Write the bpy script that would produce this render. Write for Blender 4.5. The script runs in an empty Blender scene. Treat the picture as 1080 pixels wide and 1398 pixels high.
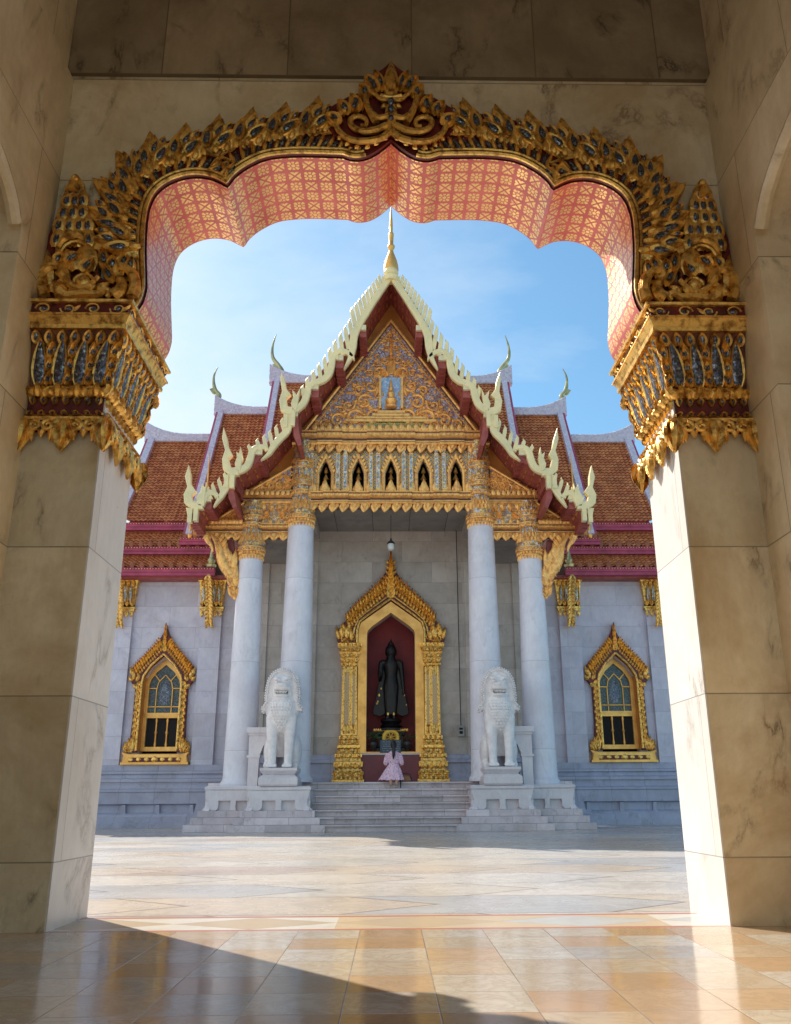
import bpy, math, random
from math import sin, cos, tan, atan, pi, radians, sqrt
from mathutils import Vector, Matrix
random.seed(7)
scene = bpy.context.scene
COL = scene.collection

# ------------------------------------------------------------------ layout
F, TH, H0, CX, CY = 1190.0, radians(18.2), 0.765, 532.0, 699.0
def at(px, py, Y):
    """photo pixel + real distance -> real x, z (used once, to read real sizes off the photo)"""
    e = TH - atan((py - CY) / F)
    z = H0 + Y * tan(e)
    D = Y * cos(TH) + (z - H0) * sin(TH)
    return ((px - CX) / F * D, z)
def ats(pts, Y): return [at(p[0], p[1], Y) for p in pts]

# ------------------------------------------------------------------ node helpers
def new_mat(name):
    m = bpy.data.materials.new(name); m.use_nodes = True
    nt = m.node_tree; nt.nodes.clear()
    out = nt.nodes.new('ShaderNodeOutputMaterial'); b = nt.nodes.new('ShaderNodeBsdfPrincipled')
    nt.links.new(b.outputs[0], out.inputs[0])
    return m, nt, b
class NG:
    def __init__(s, nt): s.nt = nt
    def n(s, t, **kw):
        o = s.nt.nodes.new(t)
        for k, v in kw.items(): setattr(o, k, v)
        return o
    def l(s, a, b): s.nt.links.new(a, b)
    def pos(s): return s.n('ShaderNodeNewGeometry').outputs['Position']
    def math(s, op, a, b=None, c=None):
        m = s.n('ShaderNodeMath', operation=op)
        for i, x in enumerate((a, b, c)):
            if x is None: continue
            if isinstance(x, (int, float)): m.inputs[i].default_value = x
            else: s.l(x, m.inputs[i])
        return m.outputs[0]
    def noise(s, vec, scale, detail=4, rough=.55, dist=0):
        o = s.n('ShaderNodeTexNoise'); s.l(vec, o.inputs['Vector'])
        o.inputs['Scale'].default_value = scale; o.inputs['Detail'].default_value = detail
        o.inputs['Roughness'].default_value = rough; o.inputs['Distortion'].default_value = dist
        return o
    def ramp(s, fac, stops, interp='LINEAR'):
        o = s.n('ShaderNodeValToRGB'); s.l(fac, o.inputs[0]); cr = o.color_ramp; cr.interpolation = interp
        while len(cr.elements) < len(stops): cr.elements.new(.5)
        for e, (p, c) in zip(cr.elements, stops):
            e.position = p; e.color = (c, c, c, 1) if isinstance(c, (int, float)) else (*c, 1)
        return o.outputs[0]
    def mix(s, fac, a, b, mode='MIX'):
        o = s.n('ShaderNodeMix', data_type='RGBA', blend_type=mode)
        for i, x in ((0, fac), (6, a), (7, b)):
            if isinstance(x, (int, float)): o.inputs[i].default_value = x if i == 0 else (x, x, x, 1)
            elif isinstance(x, tuple): o.inputs[i].default_value = (*x, 1)
            else: s.l(x, o.inputs[i])
        return o.outputs[2]
    def scale(s, vec, v):
        o = s.n('ShaderNodeMapping'); s.l(vec, o.inputs[0]); o.inputs['Scale'].default_value = v; return o.outputs[0]
    def bump(s, h, strength, dist, b, normal=None):
        o = s.n('ShaderNodeBump'); o.inputs['Strength'].default_value = strength; o.inputs['Distance'].default_value = dist
        s.l(h, o.inputs['Height'])
        if normal is not None: s.l(normal, o.inputs['Normal'])
        if b is not None: s.l(o.outputs[0], b.inputs['Normal'])
        return o.outputs[0]
    def sep(s, v):
        o = s.n('ShaderNodeSeparateXYZ'); s.l(v, o.inputs[0]); return o.outputs
    def comb(s, x, y, z=0.0):
        o = s.n('ShaderNodeCombineXYZ')
        for i, q in enumerate((x, y, z)):
            if isinstance(q, (int, float)): o.inputs[i].default_value = q
            else: s.l(q, o.inputs[i])
        return o.outputs[0]

def simple(name, c, c2=None, rough=.5, metal=0.0, nscale=6, bscale=30, bstr=.2, bdist=.01, spec=.5, lo=.35, hi=.65):
    m, nt, b = new_mat(name); g = NG(nt); p = g.pos()
    if c2 is None: c2 = tuple(x * .75 for x in c)
    n = g.noise(p, nscale, 6, .6)
    g.l(g.ramp(n.outputs[0], [(lo, c2), (hi, c)]), b.inputs['Base Color'])
    b.inputs['Roughness'].default_value = rough; b.inputs['Metallic'].default_value = metal
    b.inputs['Specular IOR Level'].default_value = spec
    if bstr: g.bump(g.noise(p, bscale, 5, .6).outputs[0], bstr, bdist, b)
    return m

def marble(name, light, mid, vein, plane='xz', bw=1.2, bh=.6, off=(0, 0), rough=.35, joint=.006, stain=(.35, .25, .12), stain_amt=.35, vs=1.0, jointc=.35, offset=.5, tint=.12, vein_amt=.8):
    m, nt, b = new_mat(name); g = NG(nt); p = g.pos(); x, y, z = g.sep(p)
    a, c = {'xz': (x, z), 'yz': (y, z), 'xy': (x, y)}[plane]
    v2 = g.comb(g.math('ADD', a, off[0]), g.math('ADD', c, off[1]))
    br = g.n('ShaderNodeTexBrick'); g.l(v2, br.inputs['Vector'])
    br.offset = offset; br.inputs['Scale'].default_value = 1; br.inputs['Brick Width'].default_value = bw; br.inputs['Row Height'].default_value = bh
    br.inputs['Mortar Size'].default_value = joint; br.inputs['Mortar Smooth'].default_value = .3
    br.inputs['Color1'].default_value = (0, 0, 0, 1); br.inputs['Color2'].default_value = (1, 1, 1, 1); br.inputs['Mortar'].default_value = (.5, .5, .5, 1)
    # every slab has its own cut of stone: shift the noise by the slab's value
    sh = g.n('ShaderNodeVectorMath', operation='MULTIPLY_ADD'); g.l(br.outputs['Color'], sh.inputs[0]); sh.inputs[1].default_value = (7, 5, 9); g.l(p, sh.inputs[2])
    q = sh.outputs[0]
    n1 = g.noise(q, 1.3 * vs, 8, .66, .4); n2 = g.noise(g.scale(q, (1, 1, .5)), 1.1 * vs, 10, .62, .5); n4 = g.noise(q, 2.1 * vs, 3, .5); n5 = g.noise(g.scale(q, (1.6, 1.6, .5)), 9 * vs, 7, .7)
    col = g.ramp(n1.outputs[0], [(.36, mid), (.60, light)])
    ve = g.math('ABSOLUTE', g.math('SUBTRACT', n2.outputs[0], .5))
    vm = g.math('MULTIPLY', g.ramp(ve, [(0.0, vein_amt), (.008, vein_amt * .45), (.035, 0)]), g.ramp(n4.outputs[0], [(.47, 0), (.62, 1)]))
    col = g.mix(g.ramp(n5.outputs[0], [(.35, .0), (.8, .28)]), col, tuple(k * .62 for k in mid))
    col = g.mix(vm, col, vein)
    n3 = g.noise(p, .9, 6, .65, .4)
    col = g.mix(g.ramp(n3.outputs[0], [(.48, 0), (.72, stain_amt)]), col, stain, 'MIX')
    tn = g.ramp(g.sep(br.outputs['Color'])[0], [(0, 1 - tint), (1, 1.0)])
    col = g.mix(1.0, col, tn, 'MULTIPLY')
    col = g.mix(g.math('MULTIPLY', br.outputs['Fac'], .8), col, tuple(k * jointc for k in mid))
    g.l(col, b.inputs['Base Color'])
    g.l(g.ramp(n3.outputs[0], [(.3, rough - .06), (.7, rough + .14)]), b.inputs['Roughness'])
    nb = g.bump(g.noise(p, 2.2, 5).outputs[0], .25, .02, None)
    g.bump(g.math('SUBTRACT', 1.0, br.outputs['Fac']), .6, .008, b, nb)
    return m

M = {}
M['gate_front'] = marble('gate_marble', (.92, .80, .58), (.76, .61, .39), (.26, .18, .10), 'xz', 2.9, 1.02, (1.45, .62), .26, .005, (.46, .27, .10), .8, vein_amt=1.0, tint=.2)
M['gate_side'] = marble('gate_marble_side', (.88, .76, .55), (.72, .58, .38), (.30, .22, .13), 'yz', 1.9, 1.02, (.2, .62), .34, .005, (.42, .29, .14), .5)
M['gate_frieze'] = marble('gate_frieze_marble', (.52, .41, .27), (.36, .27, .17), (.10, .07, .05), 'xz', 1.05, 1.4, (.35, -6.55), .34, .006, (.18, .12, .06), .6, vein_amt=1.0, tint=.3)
M['jamb'] = marble('jamb_marble_lit', (.88, .86, .84), (.80, .77, .74), (.40, .36, .33), 'yz', 3.0, 1.02, (0, .62), .3, .004, (.50, .42, .32), .3)  # fill light from outside is put into this whiter marble
M['t_wall'] = marble('temple_marble', (.70, .69, .80), (.58, .57, .69), (.38, .37, .48), 'xz', 1.7, .68, (.3, .1), .4, .004, (.50, .44, .42), .4, vein_amt=.5, tint=.13, jointc=.6)  # bluish skylight put into the stone's lilac tint
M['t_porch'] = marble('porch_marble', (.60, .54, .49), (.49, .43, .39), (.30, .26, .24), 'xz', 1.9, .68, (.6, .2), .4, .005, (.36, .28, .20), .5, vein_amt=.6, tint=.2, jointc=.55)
M['t_plain'] = marble('temple_marble_plain', (.84, .79, .82), (.73, .68, .72), (.44, .43, .48), 'xz', 60, 60, (30, 30), .35, .0, (.55, .50, .46), .3, vein_amt=.45)
M['t_step'] = marble('step_marble', (.84, .75, .78), (.70, .61, .65), (.36, .32, .34), 'xz', 1.1, .17, (.3, 0), .4, .005, (.45, .36, .33), .5, vs=1.6, tint=.3)
M['t_base'] = marble('base_marble', (.52, .54, .67), (.41, .43, .56), (.28, .28, .33), 'xz', 1.05, 9, (.2, 3), .4, .005, (.36, .33, .33), .45, tint=.15)
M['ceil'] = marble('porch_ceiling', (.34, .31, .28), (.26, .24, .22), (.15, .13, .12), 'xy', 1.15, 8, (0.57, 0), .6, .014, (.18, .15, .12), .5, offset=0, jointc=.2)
M['column'] = marble('column_marble', (.82, .82, .90), (.72, .71, .80), (.50, .49, .54), 'xz', 30, 2.35, (15, .35), .3, .004, (.62, .58, .56), .25, vs=.8, vein_amt=.45, tint=.06)
M['lion'] = simple('lion_stone', (.88, .85, .85), (.74, .70, .71), .55, 0, 7, 60, .35, .01)
M['gold'] = simple('gilding', (1.0, .62, .17), (.34, .15, .03), .32, .78, 16, 60, .6, .008, lo=.34, hi=.54)
M['gold_smooth'] = simple('gilding_smooth', (.98, .56, .16), (.72, .36, .09), .38, .6, 3, 20, .15, .01)
M['gold_pale'] = simple('gilding_temple', (1.0, .58, .18), (.62, .30, .11), .38, .5, 9, 45, .6, .015, lo=.3, hi=.55)
M['ground'] = simple('purple_brown_ground', (.16, .08, .08), (.08, .035, .04), .4, .1, 8, 30, .3, .01)
M['orange'] = simple('orange_board', (.62, .27, .06), (.48, .18, .04), .45, .25, 3, 12, .2, .01)
M['lacquer_brown'] = simple('lacquer_ground', (.30, .10, .03), (.10, .02, .012), .4, .2, 12, 50, .4, .01)
M['lacquer'] = simple('red_lacquer', (.20, .016, .014), (.07, .008, .008), .4, 0, 8, 40, .3, .01)
M['soffit_red'] = simple('roof_soffit_red', (.40, .10, .08), (.26, .05, .045), .5, 0, 4, 14, .3, .02)
M['niche_red'] = simple('niche_red', (.28, .025, .03), (.17, .015, .02), .6, 0, 1.5, 10, .15, .01)
M['panel_red'] = simple('red_panel', (.22, .03, .045), (.16, .02, .035), .35, 0, 1.5, 6, .1, .01)
M['pink'] = simple('fascia_magenta', (.48, .075, .16), (.30, .04, .09), .45, 0, 3, 20, .2, .01)
M['barge'] = simple('pale_green_ceramic', (.92, .78, .42), (.70, .63, .36), .3, 0, 2.2, 12, .15, .01)
M['barge_cap'] = simple('cream_cap', (.80, .72, .46), None, .4)
M['chofa'] = simple('chofa_gilt', (.62, .56, .28), (.30, .30, .16), .28, .55, 4, 12, .2, .01)
M['bronze'] = simple('black_bronze', (.012, .010, .011), (.005, .004, .005), .42, .2, 5, 20, .15, .01)
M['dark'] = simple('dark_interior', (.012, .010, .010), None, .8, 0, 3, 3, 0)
M['skin'] = simple('skin', (.52, .30, .20), (.45, .25, .17), .5, 0, 10, 60, .05)
M['hair'] = simple('black_hair', (.012, .010, .011), None, .4, 0, 40, 80, .4)
M['leather'] = simple('brown_leather', (.28, .12, .045), None, .4)
M['black'] = simple('black_trim', (.02, .018, .018), None, .45)
M['wood'] = simple('reddish_wood', (.20, .055, .02), None, .45, 0, 12)
M['green'] = simple('leaf_green', (.045, .10, .025), (.02, .05, .015), .5)
M['pot'] = simple('dark_pot', (.05, .045, .04), (.025, .02, .02), .3)
M['plaque'] = simple('slate_plaque', (.035, .07, .12), (.025, .05, .09), .3)
M['glyph'] = simple('painted_letter', (.45, .55, .6), None, .5)
M['yellow'] = simple('wheel_yellow', (.80, .52, .07), (.6, .35, .04), .4, .3)
M['grey_box'] = simple('grey_plastic', (.35, .35, .33), None, .5)
M['wire'] = simple('dark_wire', (.04, .035, .03), None, .6)

def glass_mosaic(name, cols, scale=30, rough=.12, metal=.5, grout=(.15, .10, .10), gold=None):
    m, nt, b = new_mat(name); g = NG(nt); p = g.pos()
    v = g.n('ShaderNodeTexVoronoi'); g.l(p, v.inputs['Vector']); v.inputs['Scale'].default_value = scale
    e = g.n('ShaderNodeTexVoronoi', feature='DISTANCE_TO_EDGE'); g.l(p, e.inputs['Vector']); e.inputs['Scale'].default_value = scale
    r = g.sep(v.outputs['Color'])[0]
    st = [(i / len(cols), c) for i, c in enumerate(cols)]
    c = g.ramp(r, st, 'CONSTANT')
    c = g.mix(g.ramp(e.outputs['Distance'], [(.02, 1), (.07, 0)]), c, grout)
    g.l(c, b.inputs['Base Color']); b.inputs['Roughness'].default_value = rough; b.inputs['Metallic'].default_value = metal
    # each tessera sits at its own slight tilt
    nm = g.n('ShaderNodeVectorMath', operation='MULTIPLY_ADD'); g.l(v.outputs['Color'], nm.inputs[0]); nm.inputs[1].default_value = (.35, .35, .35)
    ge = g.n('ShaderNodeNewGeometry'); ad = g.n('ShaderNodeVectorMath', operation='ADD'); g.l(ge.outputs['Normal'], ad.inputs[0]); ad.inputs[1].default_value = (-.175, -.175, -.175)
    g.l(ad.outputs[0], nm.inputs[2]); nz = g.n('ShaderNodeVectorMath', operation='NORMALIZE'); g.l(nm.outputs[0], nz.inputs[0])
    g.l(nz.outputs[0], b.inputs['Normal'])
    return m
M['inlay'] = glass_mosaic('glass_inlay', [(.05, .07, .09), (.10, .14, .18), (.04, .05, .06), (.30, .36, .42), (.07, .09, .13), (.12, .16, .3)], 70, .1, .5)
M['inlay_blue'] = glass_mosaic('glass_inlay_blue', [(.05, .07, .10), (.12, .17, .28), (.04, .05, .06), (.30, .34, .40), (.05, .06, .08), (.10, .12, .18)], 60, .1, .4)
M['lilac'] = glass_mosaic('lilac_mosaic', [(.40, .30, .40), (.56, .50, .60), (.30, .17, .20), (.60, .56, .62), (.34, .32, .46), (.55, .34, .16)], 22, .25, .15)
M['mosaic_gold'] = glass_mosaic('gold_white_mosaic', [(.80, .50, .17), (.60, .56, .56), (.62, .34, .11), (.40, .24, .16), (.85, .55, .2), (.72, .42, .14)], 13, .3, .35)
M['mosaic_white'] = glass_mosaic('white_mosaic', [(.60, .62, .62), (.45, .52, .55), (.66, .62, .5), (.30, .38, .42), (.5, .4, .2)], 16, .2, .3)
M['verge'] = glass_mosaic('verge_mosaic', [(.62, .62, .76), (.54, .54, .70), (.66, .66, .76), (.58, .56, .72), (.50, .48, .60), (.60, .60, .72)], 16, .75, .0, (.5, .48, .56))
M['skyglass'] = glass_mosaic('pale_blue_mosaic', [(.25, .42, .66), (.38, .55, .75), (.3, .45, .7), (.5, .62, .76)], 14, .2, .2, (.3, .35, .45))
M['greenglass'] = glass_mosaic('green_gold_mosaic', [(.42, .40, .08), (.55, .45, .10), (.3, .34, .10), (.6, .42, .1)], 14, .25, .3)

def lattice_mat():
    """small gold diamonds on white glass, as on the column and loggia panels"""
    m, nt, b = new_mat('diamond_lattice'); g = NG(nt); p = g.pos(); x, y, z = g.sep(p)
    k = 1 / .16
    a = g.math('ABSOLUTE', g.math('SUBTRACT', g.math('FRACT', g.math('MULTIPLY', g.math('ADD', x, z), k)), .5))
    c = g.math('ABSOLUTE', g.math('SUBTRACT', g.math('FRACT', g.math('MULTIPLY', g.math('SUBTRACT', x, z), k)), .5))
    d = g.math('MAXIMUM', a, c)
    col = g.ramp(d, [(.0, (.55, .60, .66)), (.17, (.55, .60, .66)), (.2, (.10, .05, .05)), (.29, (.10, .05, .05)), (.31, (.68, .44, .16)), (1, (.68, .44, .16))], 'LINEAR')
    g.l(col, b.inputs['Base Color']); b.inputs['Roughness'].default_value = .3; b.inputs['Metallic'].default_value = .35
    g.bump(d, .5, .02, b)
    return m
M['lattice'] = lattice_mat()


def lattice_mat2():
    m = M['lattice'].copy(); m.name = 'diamond_lattice_small'
    for n in m.node_tree.nodes:
        if n.type == 'MATH' and n.operation == 'MULTIPLY' and abs(n.inputs[1].default_value - 6.25) < .01: n.inputs[1].default_value = 11.0
    return m
M['lattice_small'] = lattice_mat2()
M['lamp_glass'] = simple('lamp_glass', (.75, .78, .78), None, .1)

def soffit_mat():
    m, nt, b = new_mat('stencilled_soffit'); g = NG(nt)
    uv = g.n('ShaderNodeUVMap').outputs[0]; u, v, _ = g.sep(uv)
    S = .128
    cu = g.math('DIVIDE', u, S); cv = g.math('DIVIDE', v, S)
    fu = g.math('SUBTRACT', g.math('FRACT', cu), .5); fv = g.math('SUBTRACT', g.math('FRACT', cv), .5)
    par = g.math('MODULO', g.math('ABSOLUTE', g.math('ADD', g.math('FLOOR', cu), g.math('FLOOR', cv))), 2.0)
    r = g.math('MULTIPLY', g.math('SQRT', g.math('ADD', g.math('MULTIPLY', fu, fu), g.math('MULTIPLY', fv, fv))), 2.0)
    th = g.math('ARCTAN2', fv, fu)
    au = g.math('MULTIPLY', g.math('ABSOLUTE', fu), 2.0); av = g.math('MULTIPLY', g.math('ABSOLUTE', fv), 2.0)
    mx = g.math('MAXIMUM', au, av); mn = g.math('MINIMUM', au, av)
    # four hearts parted by a diagonal cross
    notch = g.math('LESS_THAN', g.math('ADD', g.math('MULTIPLY', mn, 1.6), g.math('SUBTRACT', .84, mx)), .24)
    A = g.math('MULTIPLY', g.math('MULTIPLY', g.math('LESS_THAN', mx, .80), g.math('GREATER_THAN', g.math('SUBTRACT', mx, mn), .17)), g.math('MULTIPLY', g.math('LESS_THAN', r, .93), g.math('SUBTRACT', 1.0, notch)))
    # eight petals round a disc
    c4 = g.math('ABSOLUTE', g.math('COSINE', g.math('MULTIPLY', th, 4.0)))
    B1 = g.math('MULTIPLY', g.math('MULTIPLY', g.math('LESS_THAN', mx, .76), g.math('GREATER_THAN', r, .40)), g.math('MULTIPLY', g.math('GREATER_THAN', c4, .45), g.math('LESS_THAN', r, .95)))
    B = g.math('MAXIMUM', B1, g.math('LESS_THAN', r, .27))
    mask = g.math('ADD', g.math('MULTIPLY', A, par), g.math('MULTIPLY', B, g.math('SUBTRACT', 1.0, par)))
    wear = g.noise(g.pos(), 14, 7, .75)
    mask = g.math('MULTIPLY', mask, g.ramp(wear.outputs[0], [(.33, .1), (.45, 1)]))
    n = g.noise(g.pos(), 5, 4)
    red = g.ramp(n.outputs[0], [(.3, (.62, .12, .10)), (.7, (.80, .20, .17))])
    g.l(g.mix(mask, red, (.95, .62, .24)), b.inputs['Base Color'])
    g.l(g.math('MULTIPLY', mask, .55), b.inputs['Metallic'])
    b.inputs['Roughness'].default_value = .34
    g.bump(g.math('ADD', mask, g.math('MULTIPLY', n.outputs[0], .6)), .25, .006, b)
    return m
M['soffit'] = soffit_mat()

def tile_roof_mat():
    m, nt, b = new_mat('glazed_roof_tiles'); g = NG(nt)
    uv = g.n('ShaderNodeUVMap').outputs[0]; u, v, _ = g.sep(uv)
    w = g.n('ShaderNodeTexWhiteNoise', noise_dimensions='2D'); g.l(g.comb(g.math('FLOOR', u), g.math('FLOOR', v)), w.inputs['Vector'])
    c = g.ramp(w.outputs[0], [(0, (.42, .12, .045)), (.5, (.54, .18, .065)), (1, (.66, .27, .10))])
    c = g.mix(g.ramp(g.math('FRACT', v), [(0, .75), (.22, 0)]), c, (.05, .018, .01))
    n = g.noise(g.pos(), 2.5, 5)
    c = g.mix(g.ramp(n.outputs[0], [(.5, 0), (.8, .5)]), c, (.16, .06, .035))
    g.l(c, b.inputs['Base Color']); b.inputs['Roughness'].default_value = .6; b.inputs['Specular IOR Level'].default_value = .3
    return m
M['tiles'] = tile_roof_mat()

def floor_mat():
    """passage: 0.37 m square tiles, each its own stone"""
    m, nt, b = new_mat('passage_tiles'); g = NG(nt); p = g.pos(); x, y, z = g.sep(p)
    S = .372
    cx = g.math('DIVIDE', g.math('ADD', x, .186), S); cy = g.math('DIVIDE', g.math('ADD', y, .05), S)
    w = g.n('ShaderNodeTexWhiteNoise', noise_dimensions='2D')
    # neighbouring tiles were sometimes cut from one slab: group rows in pairs per column now and then
    w0 = g.n('ShaderNodeTexWhiteNoise', noise_dimensions='1D'); g.l(g.math('FLOOR', cx), w0.inputs['W'])
    ids = g.comb(g.math('FLOOR', cx), g.math('FLOOR', g.math('ADD', cy, 0.0)))
    g.l(ids, w.inputs['Vector'])
    sh = g.n('ShaderNodeVectorMath', operation='MULTIPLY_ADD'); g.l(w.outputs['Color'], sh.inputs[0]); sh.inputs[1].default_value = (11, 7, 5); g.l(p, sh.inputs[2])
    q = sh.outputs[0]
    c = g.ramp(w.outputs[0], [(0, (.50, .335, .20)), (.14, (.50, .43, .34)), (.28, (.52, .37, .24)), (.40, (.56, .53, .48)), (.54, (.54, .42, .29)), (.66, (.45, .44, .42)), (.76, (.56, .50, .41)), (.88, (.58, .55, .51))], 'CONSTANT')
    n = g.noise(q, 5, 8, .7, 1.4)
    ve = g.math('ABSOLUTE', g.math('SUBTRACT', n.outputs[0], .5))
    c = g.mix(g.ramp(ve, [(0, .55), (.03, .2), (.08, 0)]), c, (.36, .27, .18))
    n1 = g.noise(q, 2.4, 5, .6)
    c = g.mix(g.ramp(n1.outputs[0], [(.4, 0), (.75, .35)]), c, (.42, .27, .15))
    fx = g.math('ABSOLUTE', g.math('SUBTRACT', g.math('FRACT', cx), .5)); fy = g.math('ABSOLUTE', g.math('SUBTRACT', g.math('FRACT', cy), .5))
    j = g.ramp(g.math('MAXIMUM', fx, fy), [(.491, 0), (.497, 1)])
    jw = g.noise(p, 2.6, 3)
    c = g.mix(g.math('MULTIPLY', j, g.ramp(jw.outputs[0], [(.35, .12), (.65, .75)])), c, (.12, .085, .055))
    gr_ = g.noise(p, 1.1, 7, .7)
    c = g.mix(g.ramp(gr_.outputs[0], [(.5, 0), (.75, .28)]), c, (.26, .19, .13))
    g.l(c, b.inputs['Base Color'])
    n2 = g.noise(p, 1.7, 5, .6)
    g.l(g.ramp(n2.outputs[0], [(.3, .07), (.7, .17)]), b.inputs['Roughness'])
    b.inputs['Specular IOR Level'].default_value = .75
    tl = g.n('ShaderNodeVectorMath', operation='SCALE'); g.l(w.outputs['Color'], tl.inputs[0]); tl.inputs['Scale'].default_value = .010
    ge = g.n('ShaderNodeNewGeometry'); ad = g.n('ShaderNodeVectorMath', operation='ADD'); g.l(ge.outputs['Normal'], ad.inputs[0]); g.l(tl.outputs[0], ad.inputs[1])
    nb = g.bump(g.noise(p, 3.0, 3).outputs[0], .06, .02, None, ad.outputs[0])
    g.bump(g.math('SUBTRACT', 1.0, j), .35, .003, b, nb)
    return m
M['floor'] = floor_mat()

def border_mat():
    """band of lozenges between two thin red stripes"""
    m, nt, b = new_mat('lozenge_band'); g = NG(nt); p = g.pos(); x, y, z = g.sep(p)
    t = g.math('DIVIDE', g.math('SUBTRACT', y, 5.86), .68)           # 0..1 across
    k = g.math('DIVIDE', g.math('ADD', x, .35), 1.05)
    fx = g.math('MULTIPLY', g.math('ABSOLUTE', g.math('SUBTRACT', g.math('FRACT', k), .5)), 2.0)
    fy = g.math('MULTIPLY', g.math('ABSOLUTE', g.math('SUBTRACT', t, .5)), 2.5)
    d = g.math('ADD', fx, fy)
    inside = g.math('LESS_THAN', d, 1.0)
    w = g.n('ShaderNodeTexWhiteNoise', noise_dimensions='2D'); g.l(g.comb(g.math('FLOOR', k), inside), w.inputs['Vector'])
    ca = g.ramp(w.outputs[0], [(0, (.52, .41, .28)), (.35, (.50, .50, .49)), (.65, (.52, .38, .24))], 'CONSTANT')
    cb = g.ramp(w.outputs[0], [(0, (.66, .62, .55)), (.5, (.58, .46, .32))], 'CONSTANT')
    c = g.mix(inside, cb, ca)
    n = g.noise(p, 5, 8, .7, 1.2)
    c = g.mix(g.ramp(n.outputs[0], [(.45, 0), (.75, .35)]), c, (.42, .33, .24))
    edge = g.ramp(g.math('ABSOLUTE', g.math('SUBTRACT', d, 1.0)), [(0, .6), (.03, 0)])
    c = g.mix(edge, c, (.3, .2, .14))
    red = g.math('GREATER_THAN', fy, 1.03)
    c = g.mix(red, c, (.46, .20, .14))
    g.l(c, b.inputs['Base Color']); b.inputs['Roughness'].default_value = .24; b.inputs['Specular IOR Level'].default_value = .55
    g.bump(g.noise(p, 3, 3).outputs[0], .06, .02, b)
    return m
M['border'] = border_mat()

def court_mat():
    """large courtyard slabs laid as long hexagons and lozenges of pale stone"""
    m, nt, b = new_mat('courtyard_slabs'); g = NG(nt); p = g.pos(); x, y, z = g.sep(p)
    ky = g.math('DIVIDE', g.math('SUBTRACT', y, 6.66), 1.15); row = g.math('FLOOR', ky)
    fy = g.math('FRACT', ky)
    saw = g.math('ABSOLUTE', g.math('SUBTRACT', fy, .5))
    kx = g.math('ADD', g.math('DIVIDE', x, 1.9), g.math('MULTIPLY', g.math('MODULO', row, 2.0), .5))
    par = g.math('SUBTRACT', g.math('MULTIPLY', g.math('MODULO', g.math('ABSOLUTE', g.math('FLOOR', kx)), 2.0), 2.0), 1.0)
    kx2 = g.math('ADD', kx, g.math('MULTIPLY', g.math('SUBTRACT', saw, .25), .75))
    fx = g.math('FRACT', kx2)
    w = g.n('ShaderNodeTexWhiteNoise', noise_dimensions='2D'); g.l(g.comb(g.math('FLOOR', kx2), row), w.inputs['Vector'])
    c = g.ramp(w.outputs[0], [(0, (.54, .50, .45)), (.2, (.40, .40, .41)), (.36, (.53, .45, .37)), (.5, (.56, .53, .50)), (.64, (.46, .37, .32)), (.78, (.43, .44, .46)), (.9, (.55, .49, .42))], 'CONSTANT')
    sh = g.n('ShaderNodeVectorMath', operation='MULTIPLY_ADD'); g.l(w.outputs['Color'], sh.inputs[0]); sh.inputs[1].default_value = (11, 7, 5); g.l(p, sh.inputs[2])
    n = g.noise(sh.outputs[0], 2.5, 9, .72, 1.4); ve = g.math('ABSOLUTE', g.math('SUBTRACT', n.outputs[0], .5))
    c = g.mix(g.ramp(ve, [(0, .5), (.04, .15), (.09, 0)]), c, (.34, .30, .28))
    n3 = g.noise(p, .7, 5, .6)
    c = g.mix(g.ramp(n3.outputs[0], [(.45, 0), (.75, .3)]), c, (.44, .38, .34))
    jx = g.ramp(g.math('ABSOLUTE', g.math('SUBTRACT', fx, .5)), [(.484, 0), (.490, 1)])
    jy = g.ramp(g.math('ABSOLUTE', g.math('SUBTRACT', fy, .5)), [(.488, 0), (.494, 1)])
    j = g.math('MAXIMUM', jx, jy)
    c = g.mix(g.math('MULTIPLY', j, .7), c, (.14, .11, .09))
    g.l(c, b.inputs['Base Color'])
    g.l(g.ramp(n3.outputs[0], [(.3, .2), (.7, .34)]), b.inputs['Roughness'])
    g.bump(g.noise(p, 2.0, 4).outputs[0], .08, .02, b)
    return m
M['court'] = court_mat()

def dress_mat():
    m, nt, b = new_mat('flowered_cotton'); g = NG(nt); p = g.pos()
    v = g.n('ShaderNodeTexVoronoi'); g.l(p, v.inputs['Vector']); v.inputs['Scale'].default_value = 32
    c = g.ramp(v.outputs['Distance'], [(.2, (.42, .12, .26)), (.34, (.70, .42, .58)), (.6, (.80, .60, .70))])
    g.l(c, b.inputs['Base Color']); b.inputs['Roughness'].default_value = .8
    return m
M['dress'] = dress_mat()

def window_glass():
    m, nt, b = new_mat('leaded_glass'); g = NG(nt); p = g.pos()
    v = g.n('ShaderNodeTexVoronoi'); g.l(p, v.inputs['Vector']); v.inputs['Scale'].default_value = 22
    c = g.ramp(v.outputs['Distance'], [(.2, (.02, .04, .05)), (.45, (.045, .06, .07)), (.6, (.10, .13, .14))])
    g.l(c, b.inputs['Base Color']); b.inputs['Roughness'].default_value = .2
    return m
M['winglass'] = window_glass()

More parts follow.
